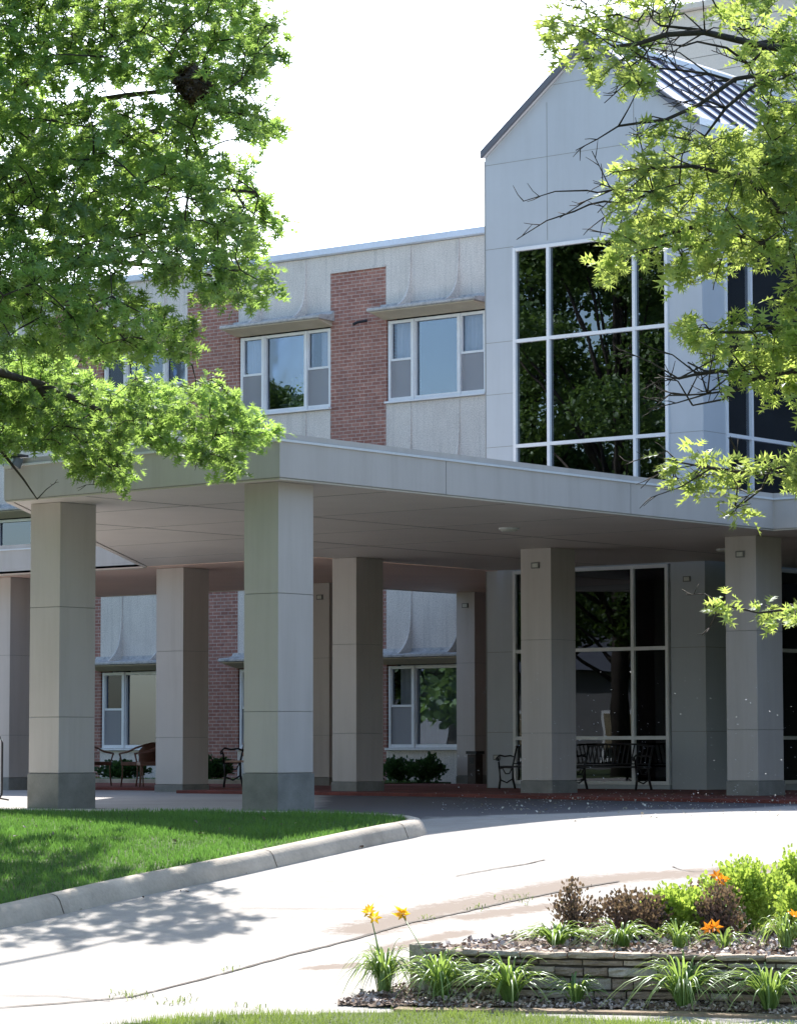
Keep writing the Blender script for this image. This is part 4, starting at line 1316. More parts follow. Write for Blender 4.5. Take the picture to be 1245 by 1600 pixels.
# unseen block added to cut sky light on right faces, mirrored in side glass
rw = thing('right_sky_blocker', 'grey three storey block added unseen at the right to cut sky light', 'building', (46, 10, 0))
p = MB()
p.box(40.6, 60, 2.0, 16.0, -.2, 10.7)
p.box(47.0, 60, 16.001, 24.0, -.2, 10.7)
p.build('wall', M['blocker_grey'], rw)
for zf in FLOORS:
    for k in range(4):
        x_ = 41.6 + k * 3.9
        w_ = MB()
        w_.box(x_, x_ + 2.3, 16.002, 16.05, zf + .7, zf + 2.3)
        wf = w_.build('window', M['frame_beige'], rw)
        w_ = MB()
        w_.box(x_ + .08, x_ + 1.1, 16.051, 16.056, zf + .78, zf + 2.22)
        w_.box(x_ + 1.2, x_ + 2.22, 16.051, 16.056, zf + .78, zf + 2.22)
        w_.build('pane', M['glass_dark'], wf)

# ================================================================= CANOPIES
SZ, FZ = 3.70, 4.20


def column_part(parent, x0, x1, y0, y1, zb, joints, box_at=None, low_box=False, ztop=SZ - .004):
    c = MB()
    zs = [zb] + joints + [ztop]
    for a, b in zip(zs[:-1], zs[1:]):
        c.box(x0, x1, y0, y1, a + (.003 if a != zb else 0), b - (.003 if b != ztop else 0))
    c.box(x0 + .012, x1 - .012, y0 + .012, y1 - .012, zb + .01, ztop - .01, 1)
    cl = c.build('column', [M['cladding'], M['cladding_joint']], parent, bevel=.003)
    b = MB()
    b.box(x0 - .012, x1 + .012, y0 - .012, y1 + .012, -.25, zb - .01)
    b.box(x0 + .01, x1 - .01, y0 + .01, y1 - .01, zb - .01, zb + .002, 1)
    b.build('base', [M['base_conc'], M['cladding_joint']], cl, bevel=.012)
    for zz, on in ((3.44, box_at), (.56, low_box)):
        if on:
            g = MB()
            yc = (y0 + y1) / 2
            g.box(x0 - .02, x0 + .005, yc - .07, yc + .07, zz - .045, zz + .045)
            g.box(x0 - .024, x0 - .02, yc - .05, yc + .05, zz - .03, zz + .03, 1)
            g.build('wall_lamp', [M['box_grey'], M['lens']], cl)
    return cl


can = thing('entrance_canopy', 'large flat grey entrance canopy on square columns spanning the drive', 'canopy', (30, 24, 0))
P1, P2, P3 = (24.74, 21.65), (24.98, 26.28), (35.6, 34.15)
main_poly = [P1, P2, P3, (35.6, 30.36), (40.28, 30.36), (40.28, 26.18), (46.9, 26.18), (46.9, 16.1), (40.55, 16.1), (40.55, 2.0), (35.0, 2.0), (35.0, 21.65)]  # right arm lengthened out of view to block sky light


def inset(poly, d):
    n = len(poly)
    ar = sum(poly[i][0] * poly[(i + 1) % n][1] - poly[(i + 1) % n][0] * poly[i][1] for i in range(n))
    sg = 1 if ar > 0 else -1
    out = []
    for i in range(n):
        a, b, c = poly[i - 1], poly[i], poly[(i + 1) % n]
        e1 = Vector((b[0] - a[0], b[1] - a[1])).normalized()
        e2 = Vector((c[0] - b[0], c[1] - b[1])).normalized()
        n1 = Vector((-e1.y, e1.x)) * sg
        n2 = Vector((-e2.y, e2.x)) * sg
        m = (n1 + n2)
        m = m / max(.2, m.length_squared) * 2
        out.append((b[0] + m.x * d, b[1] + m.y * d))
    return out


def fascia_part(parent, poly, i, mat=None, z0=SZ, z1=FZ, joints=()):
    """one cladded fascia board along edge i of a plan polygon, mitred at both ends"""
    n = len(poly)
    k = (i + 1) % n

    def q(d0, d1):
        o0, o1 = (inset(poly, d0) if d0 else poly), (inset(poly, d1) if d1 else poly)
        return [o0[i], o0[k], o1[k], o1[i]]
    a, b, c, d = [Vector(p) for p in q(0, .12)]
    L = (b - a).length
    cuts = [0] + list(joints) + [L]
    m = MB()
    for t0, t1 in zip(cuts[:-1], cuts[1:]):
        t0_, t1_ = (t0 + (.004 if t0 else 0)) / L, (t1 - (.004 if t1 != L else 0)) / L
        pts = [a.lerp(b, t0_), a.lerp(b, t1_), d.lerp(c, t1_), d.lerp(c, t0_)]
        m.prism([tuple(p) for p in pts], z0 + .012, z1 - .088)
    m.prism(q(.01, .11), z0 + .004, z1 - .086, 1)
    f = m.build('fascia', [mat or M['cladding'], M['cladding_joint']], parent)
    m = MB()
    m.prism(q(0, .2), z1 - .066, z1)
    m.build('coping', mat or M['cladding'], f)
    m = MB()
    m.prism(q(-.02, .05), z1 - .092, z1 - .066)
    m.build('drip_strip', M['white_metal'], f)
    m = MB()
    m.prism(q(.02, .10), z0 - .012, z0 + .01)
    m.build('lower_lip', M['soffit'], f)
    return f


s_ = MB()
s_.prism(inset(main_poly, .105), SZ, SZ + .05)
sof = s_.build('soffit', M['soffit'], can)
s_ = MB()
s_.prism(inset(main_poly, .115), SZ + .06, FZ - .06)
s_.build('roof_deck', M['soffit'], can)
# soffit panel joints run parallel to the drive edge
j = MB()
for x_, y0, y1 in ((26.9, 21.9, 27.5), (29.2, 21.9, 29.2), (31.6, 21.9, 31.0), (34.0, 21.9, 32.6)):
    j.box(x_, x_ + .012, y0, y1, SZ - .003, SZ + .01)
for y_, x0, x1 in ((28.0, 27.4, 40.1), (25.0, 25.0, 40.1)):
    j.box(x0, x1, y_, y_ + .012, SZ - .004, SZ + .01)
j.build('soffit_joint', M['cladding_joint'], sof)
fascia_part(can, main_poly, 11, joints=(10.26 - 6.82, 10.26 - 2.98))
fascia_part(can, main_poly, 0, mat=M['cladding'])
fascia_part(can, main_poly, 1)
fascia_part(can, main_poly, 10, joints=(16.2,))
fascia_part(can, main_poly, 9)
K = dict(joints=[1.13, 2.45])
column_part(can, 25.06, 25.66, 21.95, 22.46, .45, [1.13, 2.45])
column_part(can, 25.47, 26.08, 25.81, 26.32, .43, [1.10, 2.43])
column_part(can, 36.06, 36.68, 33.66, 34.27, .13, [.90, 2.32])
column_part(can, 35.86, 36.52, 29.79, 30.28, .20, [.95, 2.34])
column_part(can, 35.97, 36.59, 26.12, 26.68, .24, [.94, 2.33], box_at=True)
column_part(can, 35.74, 36.42, 22.40, 22.91, .26, [.97, 2.36], box_at=True)
for (x_, y_) in ((32.42, 24.24), (37.98, 24.34)):
    d = MB()
    d.tube([(x_, y_, SZ + .01), (x_, y_, SZ - .025)], .14, .14, 24)
    lp = d.build('ceiling_light', M['white_metal'], can)
    d = MB()
    d.tube([(x_, y_, SZ - .025), (x_, y_, SZ - .05)], .12, .10, 24)
    d.build('lens', M['lens'], lp)

wc = thing('walkway_canopy', 'lower covered walkway with soffit tinted pink for bounce light joining the entrance canopy', 'canopy', (39, 36, 0))
wpoly = [(35.6, 34.16), (35.6, 41.6), (37.4, 45.3), (42.1, 45.3), (42.1, 35.4), (45.9, 35.4), (45.9, 30.66), (40.9, 30.66), (40.9, 30.37), (35.6, 30.37)]
wpoly = [(35.6, 34.16), (35.6, 41.4), (42.1, 41.4), (42.1, 35.4), (45.9, 35.4), (45.9, 30.66), (40.31, 30.66), (40.31, 30.38), (35.61, 30.38)]
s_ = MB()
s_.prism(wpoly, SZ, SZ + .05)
s_.build('soffit', M['walk_soffit_bounce'], wc)
s_ = MB()
s_.prism(inset(wpoly, .02), SZ + .06, FZ - .06)
s_.build('roof_deck', M['soffit'], wc)
for i_, jt in ((0, (2.6,)), (1, ()), (2, ()), (3, ())):
    fascia_part(wc, wpoly, i_, joints=jt)
column_part(wc, 36.2, 36.8, 37.90, 38.42, .22, [.95, 2.34])
column_part(wc, 41.08, 41.6, 34.76, 35.2, .2, [.95, 2.34], box_at=True)
column_part(wc, 45.30, 45.8, 34.70, 35.14, .2, [.95, 2.34], box_at=True)

# small floodlight on the canopy corner
fl = thing('security_light', 'small twin floodlight fixed to the top left corner of the canopy fascia', 'light', (24.9, 26.05, 4.15))
m = MB()
m.box(24.78, 24.97, 25.85, 26.22, 4.205, 4.235)
m.tube([(24.9, 26.05, 4.205), (24.86, 26.05, 4.12)], .03, .03, 8)
m.build('bracket', M['dark_metal'], fl)
m = MB()
m.prism_y([(24.86, 4.06), (24.76, 4.10), (24.80, 4.20), (24.92, 4.18)], 25.88, 26.08)
m.build('lamp_head', M['box_grey'], fl)
m = MB()
m.prism_y([(24.752, 4.06), (24.742, 4.10), (24.782, 4.19), (24.792, 4.15)], 25.92, 26.04)
m.build('lens', M['lens'], fl)

# litter bin by the pale column
bn = thing('litter_bin', 'dark brown square litter bin beside the pale column at the walkway corner', 'bin', (44.9, 34.3, 0))
m = MB()
m.box(44.85, 45.08, 34.34, 34.54, .02, .60)
m.build('body', M['bin_brown'], bn, bevel=.01)
m = MB()
m.box(44.83, 45.10, 34.32, 34.56, .605, .66)
m.box(44.845, 44.85, 34.38, 34.50, .42, .54)
m.build('lid', M['dark_metal'], bn, bevel=.01)

# framed notice stand cut by the left edge of the picture
sg_ = thing('notice_stand', 'white notice stand with dark rounded frame beside the left canopy column', 'sign', (28.5, 30.2, 0))
m = MB()
m.box(28.50, 28.53, 30.0, 30.62, .10, .86)
m.build('panel', M['white_metal'], sg_)
m = MB()
loop = [(28.50, 29.97, .10), (28.50, 29.97, .80), (28.50, 30.02, .88), (28.50, 30.60, .88), (28.50, 30.66, .80), (28.50, 30.66, .10), (28.50, 30.60, .04), (28.50, 30.02, .04), (28.50, 29.97, .10)]
m.tube(loop, .014, .014, 8)
m.tube([(28.3, 30.1, .015), (28.52, 30.1, .05), (28.75, 30.1, .015)], .012, .012, 6)
m.tube([(28.3, 30.55, .015), (28.52, 30.55, .05), (28.75, 30.55, .015)], .012, .012, 6)
m.build('frame', M['dark_metal'], sg_)


# ================================================================= SEATS
def armchair():
    """round backed wooden armchair; faces +X in its own space"""
    t = thing('armchair', '', 'chair', (0, 0, 0))
    m = MB()
    m.prism([(-.24, -.27), (.27, -.29), (.29, 0), (.27, .29), (-.24, .27), (-.28, 0)], .40, .47)
    m.build('seat', M['wood_brown'], t, bevel=.012)
    m = MB()
    n = 12
    vs = []
    for i in range(n + 1):
        a = -1.15 + 2.3 * i / n
        top = .84 - .16 * abs(i / n * 2 - 1) ** 2.5
        x, y = -.05 - .25 * math.cos(a), .29 * math.sin(a)
        for r, z in ((1, .46), (1, top), (.91, top), (.91, .46)):
            vs.append((x * r - .03 * (z - .46), y * r, z))
    fs = []
    for i in range(n):
        for k in range(4):
            fs.append((i * 4 + k, i * 4 + (k + 1) % 4, (i + 1) * 4 + (k + 1) % 4, (i + 1) * 4 + k))
    fs += [(0, 1, 2, 3), (n * 4, n * 4 + 1, n * 4 + 2, n * 4 + 3)]
    m.add(vs, fs)
    m.build('backrest', M['wood_brown'], t, smooth=False)
    for s in (1, -1):
        m = MB()
        m.tube([(-.28, .16 * s, .80), (-.12, .29 * s, .74), (.08, .31 * s, .66), (.27, .31 * s, .63), (.30, .30 * s, .60)], .019, .017, 8)
        m.build('armrest', M['wood_brown'], t, smooth=True)
    for x, y, z in ((.25, .26, .64), (.25, -.26, .64), (-.22, .22, .42), (-.22, -.22, .42)):
        m = MB()
        m.tube([(x * 1.22, y * 1.12, z), (x, y, .40), (x * 1.02, y * 1.0, .2), (x * 1.12, y * 1.05, 0.005)], .017, .014, 8)
        m.build('leg', M['wood_brown'], t, smooth=True)
    return t


c0 = armchair()
c0['group'] = 'brown armchairs behind the columns'
c0['label'] = 'brown armchair partly hidden behind the left front column, facing right'
c0.location = (38.1, 37.78, .052)
c0.rotation_euler = (0, 0, -math.pi / 2 + .1)
c0.scale = (.92, .92, .92)
copy_thing(c0, (38.0, 36.45, .052), math.pi / 2 + .05, 'brown round backed armchair in the open between two columns, facing left')
copy_thing(c0, (37.6, 35.80, .052), math.pi / 2 + .9, 'brown armchair overlapping the edge of the pale column')


def park_bench(wood, L, arms_y=None):
    """iron bench, long axis local Y, faces -X"""
    t = thing('park_bench', '', 'bench', (0, 0, 0))
    for s in (0, 1):
        y = s * L
        m = MB()
        m.tube([(-.26, y, .0), (-.22, y, .18), (-.25, y, .40), (-.10, y, .43), (.16, y, .42)], .021, .019, 8)
        m.tube([(.24, y, .0), (.17, y, .2), (.16, y, .42), (.22, y, .62), (.30, y, .84)], .022, .017, 8)
        m.tube([(-.25, y, .40), (-.27, y, .56), (-.31, y, .63), (-.24, y, .67), (-.08, y, .645), (.10, y, .66), (.23, y, .63)], .018, .016, 8)
        m.tube([(-.31, y, .63), (-.35, y, .60), (-.33, y, .565), (-.295, y, .59)], .014, .012, 7)
        m.tube([(-.22, y, .18), (-.02, y, .12), (.17, y, .2)], .014, .014, 7)
        m.tube([(-.16, y, .42), (-.06, y, .3), (.06, y, .3), (.15, y, .42)], .011, .011, 6)
        m.build('end_frame', M['dark_metal'], t, smooth=True)
    m = MB()
    for i in range(6):
        x = -.25 + i * .078
        m.box(x, x + .058, -.03, L + .03, .435 - .004 * abs(i - 2.5), .462 - .004 * abs(i - 2.5))
    m.build('seat', M['bench_wood'] if wood else M['dark_metal'], t, bevel=.004)
    if wood:
        m = MB()
        for i in range(4):
            z = .53 + i * .085
            x = .205 + i * .026
            m.box(x, x + .022, -.03, L + .03, z, z + .06)
        m.build('backrest', M['bench_wood'], t, bevel=.004)
    else:
        m = MB()
        m.tube([(.30, -.02, .84), (.31, L * .25, .88), (.31, L * .5, .89), (.31, L * .75, .88), (.30, L + .02, .84)], .018, .018, 8)
        m.tube([(.19, 0, .5), (.19, L, .5)], .012, .012, 6)
        n = int(L / .085)
        for i in range(1, n):
            y = i * L / n
            m.box(.195, .20, y - .016, y + .016, .5, .52)
            m.tube([(.19, y, .5), (.235, y, .66), (.305, y, .87)], .0125, .0125, 5)
        m.build('backrest', M['dark_metal'], t)
    return t


b0 = park_bench(True, 1.5)
b0['label'] = 'wood slatted park bench with scrolled iron ends in front of the brick pier'
b0.location = (38.3, 33.05, .052)
b1 = park_bench(False, 1.25)
b1['label'] = 'black iron bench mostly hidden by a column, left of the dark lobby window'
b1['group'] = 'black iron benches by the lobby window'
b1.location = (39.35, 28.35, .052)
b2 = copy_thing(b1, (39.45, 26.85, .052), 0, 'black slatted iron bench standing in front of the dark lobby window')


b1.scale = (.88, .9, .82)
b2.scale = (.88, 1.0, .82)

# ================================================================= PLANTS
def tree(name, label, limbs, sprays, leafmat, nleaf, lsize, spread, twig_r, trunk, extra=(), seed=1, nest=None, group=None, bare=0, limb_k=1.25):
    """trunk, limbs, one thin twig to every spray and a leaf cloud round each twig end"""
    r = random.Random(seed)
    g = np.random.default_rng(seed)
    (ts, tl, tz0), (ts2, tl2, tz1), tr = trunk
    base = W(ts, tl, tz0)
    t = thing(name, label, 'tree', base, group)
    m = MB()
    pts = []
    for i in range(9):
        q = i / 8
        pts.append(W(ts + (ts2 - ts) * q + .12 * math.sin(q * 5), tl + (tl2 - tl) * q + .1 * math.sin(q * 4 + 1), tz0 - .15 + (tz1 - tz0) * q))
    m.tube(pts, tr, tr * .35, 14)
    for k in range(6):
        a = k * math.pi / 3
        m.tube([(base[0] + math.cos(a) * tr * 1.9, base[1] + math.sin(a) * tr * 1.9, base[2] - .1), (base[0] + math.cos(a) * tr * .7, base[1] + math.sin(a) * tr * .7, base[2] + .35), (base[0], base[1], base[2] + .9)], tr * .25, tr * .4, 7)
    m.build('trunk', M['bark'], t, smooth=True)
    nodes = []
    m = MB()
    for rad, pl in limbs:
        pl3 = [Vector(W(a / 100, b / 100, c / 100)) for a, b, c in pl]
        out = []
        for a, b in zip(pl3[:-1], pl3[1:]):
            n = max(1, int((b - a).length / .3))
            for i in range(n):
                q = i / n
                p = a.lerp(b, q)
                if out:
                    p = p + Vector((r.uniform(-1, 1), r.uniform(-1, 1), r.uniform(-1, 1))) * .022
                out.append(p)
        out.append(pl3[-1])
        m.tube(out, rad * limb_k, max(.006, rad * .28), 8)
        nodes += [p for p in out]
        # tie a limb that starts off frame back to the trunk
        if rad >= .03:
            k = min(range(len(pts)), key=lambda i: (Vector(pts[i]) - out[0]).length + abs(i - 4) * .01)
            a = Vector(pts[k])
            if (a - out[0]).length < 4.5:
                m.tube([a, a.lerp(out[0], .5) + Vector((0, 0, .15)), out[0]], rad * 1.5, rad, 8)
    sp = [Vector(W(a / 100, b / 100, c / 100)) for a, b, c in sprays] + [Vector(W(*e)) for e in extra]
    sp.sort(key=lambda p: min((p - q).length for q in nodes))
    P, D, N = [], [], []
    arr = np.array([tuple(p) for p in nodes])
    for p in sp:
        d = np.linalg.norm(arr - np.array(tuple(p)), axis=1)
        k = int(d.argmin())
        a = Vector(arr[k])
        dist = (p - a).length
        mid = a.lerp(p, .5) + Vector((r.uniform(-1, 1), r.uniform(-1, 1), r.uniform(-.2, 1))) * min(.12, dist * .2)
        if dist > .05:
            m.tube([a, mid, p], min(twig_r * 2.2, twig_r * (1 + dist)), twig_r * .6, 5)
        arr = np.vstack([arr, [tuple(mid)], [tuple(p)]])
        # small side twigs at the end, leaves along them
        out = (p - a).normalized() if dist > .05 else Vector((0, 0, 1))
        for q in range(4):
            dv = (out * .7 + Vector((r.uniform(-1, 1), r.uniform(-1, 1), r.uniform(-.75, .55)))).normalized()
            ln = r.uniform(.55, 1.15) * spread
            e = p + dv * ln + Vector((0, 0, -.10 * ln))
            m.tube([p, p.lerp(e, .5) + Vector((0, 0, .04 * ln)), e], twig_r * .55, twig_r * .3, 4)
            nn = max(3, int(nleaf / 4 * r.uniform(.7, 1.3)))
            for i in range(nn):
                f = r.uniform(.15, 1.05)
                b = p.lerp(e, f)
                P.append(tuple(b + Vector((r.gauss(0, 1), r.gauss(0, 1), r.gauss(0, 1))) * .022 * (1 + spread * 4)))
                w = dv * .6 + Vector((r.gauss(0, .7), r.gauss(0, .7), r.gauss(-.25, .5)))
                D.append(tuple(w if w.length > .05 else dv))
                N.append((r.gauss(0, .55), r.gauss(0, .55), 1.0))
    for k in range(bare):
        a = Vector(nodes[r.randrange(len(nodes))])
        v = Vector((-CA, SA, 0)) * r.uniform(.1, 1) + Vector((r.uniform(-.7, .7), r.uniform(-.7, .7), r.uniform(-.7, .6)))
        v.normalize()
        ln = r.uniform(.18, .5)
        b = a + v * ln * .5 + Vector((0, 0, r.uniform(-.03, .05)))
        c = a + v * ln + Vector((0, 0, r.uniform(-.08, .06)))
        m.tube([a, b, c], .0065, .003, 5)
        for q in range(3):
            v2 = (v + Vector((r.uniform(-1, 1), r.uniform(-1, 1), r.uniform(-.9, .9)))).normalized()
            s0 = b.lerp(c, r.random())
            m.tube([s0, s0 + v2 * .06, s0 + v2 * .11 + Vector((0, 0, r.uniform(-.02, .03)))], .004, .002, 4)
    m.build('branches', M['bark'], t, smooth=True)
    n = len(P)
    P, D, N = np.array(P), np.array(D), np.array(N)
    tint = np.clip(.45 + .28 * np.sin(P[:, 0] * 2.1 + P[:, 2] * 3.1) + g.normal(0, .22, n), 0, 1)
    leaves('crown', P, D, N, g.uniform(.7, 1.25, n) * lsize, tint, leafmat, t)
    return t


# extra boughs outside the picture to complete the crowns, some added to block sky light
rr = random.Random(3)
exL = []
for i in range(460):
    s, l, z = rr.uniform(22.5, 31), rr.uniform(-9.5, -3.9), rr.uniform(3.2, 11.5)
    if l > -(3.45 + (s - 23) * .13) - .35:
        continue
    if ((s - 26.5) / 4.8) ** 2 + ((l + 7) / 3.2) ** 2 + ((z - 7.0) / 4.2) ** 2 < 1:
        exL.append((s, l, z))
for i in range(60):
    exL.append((rr.uniform(23.5, 26.5), rr.uniform(-4.5, -1.6), rr.uniform(7.45, 9.5)))
for i in range(420):  # high boughs added to block sky above the left fascia
    s, l = rr.uniform(21.5, 26.5), rr.uniform(-8.5, 0.2)
    z = rr.uniform(.25 * s + 1.7, 15)
    if ((s - 24.5) / 3.2) ** 2 + ((l + 4.5) / 4.8) ** 2 + ((z - 10) / 5.2) ** 2 < 1:
        exL.append((s, l, z))
for i in range(260):  # crown stretched rightwards out of view for more sky blocking
    s, l = rr.uniform(21.5, 26.0), rr.uniform(-2.0, 2.6)
    z = rr.uniform(.25 * s + 2.0, 13.5)
    if ((s - 24) / 3) ** 2 + ((l + .5) / 3.6) ** 2 + ((z - 10) / 4.2) ** 2 < 1:
        exL.append((s, l, z))
for i in range(170):
    exL.append((rr.uniform(27.5, 32.5), rr.uniform(-6.8, -4.2), rr.uniform(3.4, 5.0)))
for i in range(170):  # overhead boughs added to darken the canopy's left faces
    exL.append((rr.uniform(29.5, 33.8), rr.uniform(-9.5, -4.6), rr.uniform(7.0, 12.0)))
exR = []
for i in range(150):
    s, l, z = rr.uniform(18.6, 22.4), rr.uniform(3.35, 7.4), rr.uniform(2.2, 8.5)
    if ((s - 20.5) / 2.2) ** 2 + ((l - 5.3) / 2.3) ** 2 + ((z - 5.2) / 3.3) ** 2 < 1:
        exR.append((s, l, z))
tree('oak_tree', 'large leafy oak whose branches fill the upper left of the view before the canopy', LEFT_LIMBS, LEFT_SPRAYS, M['oak_leaf'], 42, .10, .15, .006,
     ((26.5, -6.4, gz(26.5) + .12), (26.2, -5.6, 9.5), .26), exL, 5, bare=60)
tree('oak_tree', 'young yellow green oak whose boughs hang in from the right edge before the gable', RIGHT_LIMBS, RIGHT_SPRAYS, M['oak_leaf_r'], 29, .11, .15, .005,
     ((20.6, 5.6, gz(20.6)), (20.4, 5.1, 7.5), .17), exR, 9, bare=130, limb_k=.85)

# old nest in the left tree
ns = thing('squirrel_nest', 'round brown nest of dead leaves in the upper part of the left oak', 'nest', W(23.2, -1.60, 5.75))
n = 620
u = unit(n)
c = np.array(W(23.2, -1.60, 5.93))
P = c + u * np.array([.15, .15, .15]) * rng.uniform(.5, 1.0, (n, 1))
leaves('leaf_ball', P, unit(n), u, rng.uniform(.05, .10, n), rng.uniform(0, 1, n), M['dead_leaf'], ns)
m = MB()
for i in range(26):
    a = Vector(u[i]) * .16 + Vector(c)
    b = Vector(u[i + 30]) * .19 + Vector(c)
    m.tube([a, Vector(c) + (a + b - 2 * Vector(c)) * .55, b], .005, .003, 4)
m.build('twigs', M['bark'], ns)


# low house across the street, mirrored in the ground floor glass
hs_ = thing('street_house', 'long low grey house across the street outside the picture', 'building', (-6, 62, -1))
m = MB()
m.box(-12, -4, 44, 84, -1.1, 3.4)
m.build('wall', M['siding_grey'], hs_)
m = MB()
m.prism_y([(-3.3, 3.35), (-8, 6.0), (-12.7, 3.35)], 43.4, 84.6)
m.build('roof', M['roof_edge'], hs_)
for k in range(7):
    m = MB()
    m.box(-3.99, -3.95, 47 + k * 5.2, 49 + k * 5.2, .2, 2.0)
    w_ = m.build('window', M['white_metal'], hs_)
    m = MB()
    m.box(-3.949, -3.94, 47.12 + k * 5.2, 48.88 + k * 5.2, .32, 1.88)
    m.build('pane', M['glass_dark'], w_)

# unseen trees: some mirrored in the glass, others added to block sky light
def offscreen_tree(x, y, h, r, seed, label, kk=420, ls=1.0):
    g = np.random.default_rng(seed)
    rd = random.Random(seed)
    t = thing('offscreen_tree', label, 'tree', (x, y, -1.0), 'park trees around the entrance drive')
    m = MB()
    m.tube([(x, y, -1.1), (x + .1, y, h * .25), (x - .1, y + .1, h * .55), (x, y, h * .9)], .3, .05, 10)
    cl = []
    for i in range(44):
        a, q = rd.uniform(0, 6.28), rd.uniform(.15, 1)
        zz = rd.uniform(.22, 1.0)
        rad = r * math.sin(math.pi * (zz * .8 + .12)) ** .7 * q
        p = (x + math.cos(a) * rad, y + math.sin(a) * rad, zz * h)
        cl.append(p)
        m.tube([(x, y, max(.8, zz * h * .62)), ((x + p[0]) / 2, (y + p[1]) / 2, zz * h * .85), p], .07, .02, 6)
    m.build('trunk', M['bark'], t, smooth=True)
    P = []
    for p in cl:
        k = kk
        u = g.normal(size=(k, 3))
        u /= np.linalg.norm(u, axis=1, keepdims=True)
        P.append(np.array(p) + u * g.uniform(.3, 1, (k, 1)) ** .6 * np.array([1.25, 1.25, .85]))
    P = np.concatenate(P)
    n = len(P)
    D = g.normal(size=(n, 3))
    N = g.normal(size=(n, 3)) * .6 + [0, 0, 1]
    leaves('crown', P, D, N, g.uniform(.16, .28, n) * ls, g.uniform(0, 1, n), M['far_leaf'], t, tpl=LEAF_ROUND)


PT = [(17, 44, 16, 5.0, 'dense park tree nearest the drive'), (20, 56, 8.5, 3.6, 'park tree between two taller ones'), (10, 52, 17, 5.2, 'tall park tree at the far corner'), (12.0, 71, 13.4, 3.0, 'tall park tree standing furthest from the camera'),
      (3, 44, 15, 5.0, 'park tree standing apart by the street'), (-4, 36, 18, 5.2, 'broad tree added out of view to keep sky light off the canopy'), (-8, 58, 17, 5.2, 'park tree at the back of the group'), (4.0, 24.5, 18, 5.0, 'sky blocking tree added alone to the left of the drive'), (9, 33, 18, 5.2, 'sky blocking tree added beside the left lawn beyond the oak'), (17, 33.5, 12, 4.4, 'sky blocking tree added closest to the left end of the canopy'), (13, 24.8, 17, 4.4, 'sky blocking tree added between the oak and the street'), (7.5, 18.0, 17, 4.0, 'sky blocking tree added nearest the camera on the left'), (-12, 14, 18, 5.5, 'sky blocking tree added behind the camera on the left'), (-14, 0, 17, 5.5, 'sky blocking tree added straight behind the camera'), (-8, -14, 15, 5.0, 'sky blocking tree added behind the camera on the right'), (6, -10, 9, 4.8, 'low sky blocking tree, first of the added right hand row'), (15, -9, 9, 4.8, 'low sky blocking tree, second of the added right hand row'), (24, -9, 9, 4.8, 'low sky blocking tree, third of the added right hand row'), (33, -9, 9, 4.8, 'low sky blocking tree, last of the added right hand row'), (16, 7, 8, 3.0, 'park tree to the right of the street')]
def label_skip(lb):
    return 'right of the street' in lb


for i, (x, y, h, r_, lb) in enumerate(PT):
    if label_skip(lb):
        continue
    offscreen_tree(x, y, h, r_, 40 + i, lb, *((1100, .62) if i in (0, 2, 3) else (240, 1.35)))


def bush(name, label, loc, rx, ry, rz, n, mat, lsize, cat='shrub', tpl=LEAF_ROUND, group=None, up=0.3, stems=14, droop=0.0):
    t = thing(name, label, cat, loc, group)
    x, y, z = loc
    m = MB()
    clumps = []
    for i in range(stems):
        a = random.uniform(0, 6.28)
        q = random.uniform(.2, .95)
        top = (x + math.cos(a) * rx * q, y + math.sin(a) * ry * q, z + rz * (1 - .45 * q * q) * random.uniform(.75, 1.08))
        m.tube([(x + math.cos(a) * rx * .1, y + math.sin(a) * ry * .1, z - .02), (x + math.cos(a) * rx * q * .5, y + math.sin(a) * ry * q * .5, z + rz * .5), top], .006, .003, 5)
        clumps.append(top)
        for w in (.45, .75):
            clumps.append((x + math.cos(a) * rx * q * w * 1.25, y + math.sin(a) * ry * q * w * 1.25, z + rz * w * random.uniform(.5, .95)))
    m.build('stems', M['bark'], t)
    C = np.array(clumps)
    k = rng.integers(0, len(C), n)
    u = unit(n)
    P = C[k] + u * rng.uniform(.1, 1, (n, 1)) ** .7 * np.array([rx, ry, rz * .8]) * .36
    P[:, 2] = np.maximum(P[:, 2], z + .01)
    D = (P - np.array([x, y, z])) * 1.2 + unit(n) * .35 * max(rx, rz)
    D[:, 2] += up * rz
    leaves('foliage', P, D, unit(n) * .7 + [0, 0, .8], rng.uniform(.7, 1.3, n) * lsize, rng.uniform(0, 1, n), mat, t, tpl=tpl)
    return t


bush('evergreen_bush', 'dark evergreen bush just left of the pale column, with the raggeder right edge', (44.9, 35.55, .05), .38, .42, .42, 900, M['bush_leaf'], .07)
bush('evergreen_bush', 'dark evergreen bush partly hidden behind the dark sided column', (44.9, 36.25, .05), .38, .42, .42, 900, M['bush_leaf'], .07)
bush('evergreen_bush', 'dark low bush behind the armchairs under the left window', (44.7, 43.4, .06), .5, .5, .32, 1300, M['bush_leaf'], .08)
bush('evergreen_bush', 'leafy bush behind the wood slatted bench at the brick pier', (44.7, 40.9, .06), .45, .5, .4, 1100, M['bush_leaf'], .08)

# ================================================================= RAISED BED
M['edging'] = simple('sandy edging strip', (.30, .22, .15), .95, .35, 3, 40, bmp=.6, bd=.02)
BEDZ = -0.62
WALL = [(20.22, 0.10), (20.10, 0.22), (19.92, 0.55), (19.74, 0.95), (19.62, 1.56), (19.36, 2.54), (19.20, 3.2), (19.1, 4.4)]
BACK = [(20.35, 0.14), (20.5, .42), (21.08, 0.62), (21.6, 0.85), (22.4, 1.17), (22.9, 1.38), (23.41, 1.93), (23.76, 2.26), (24.65, 3.26), (25.2, 4.4)]


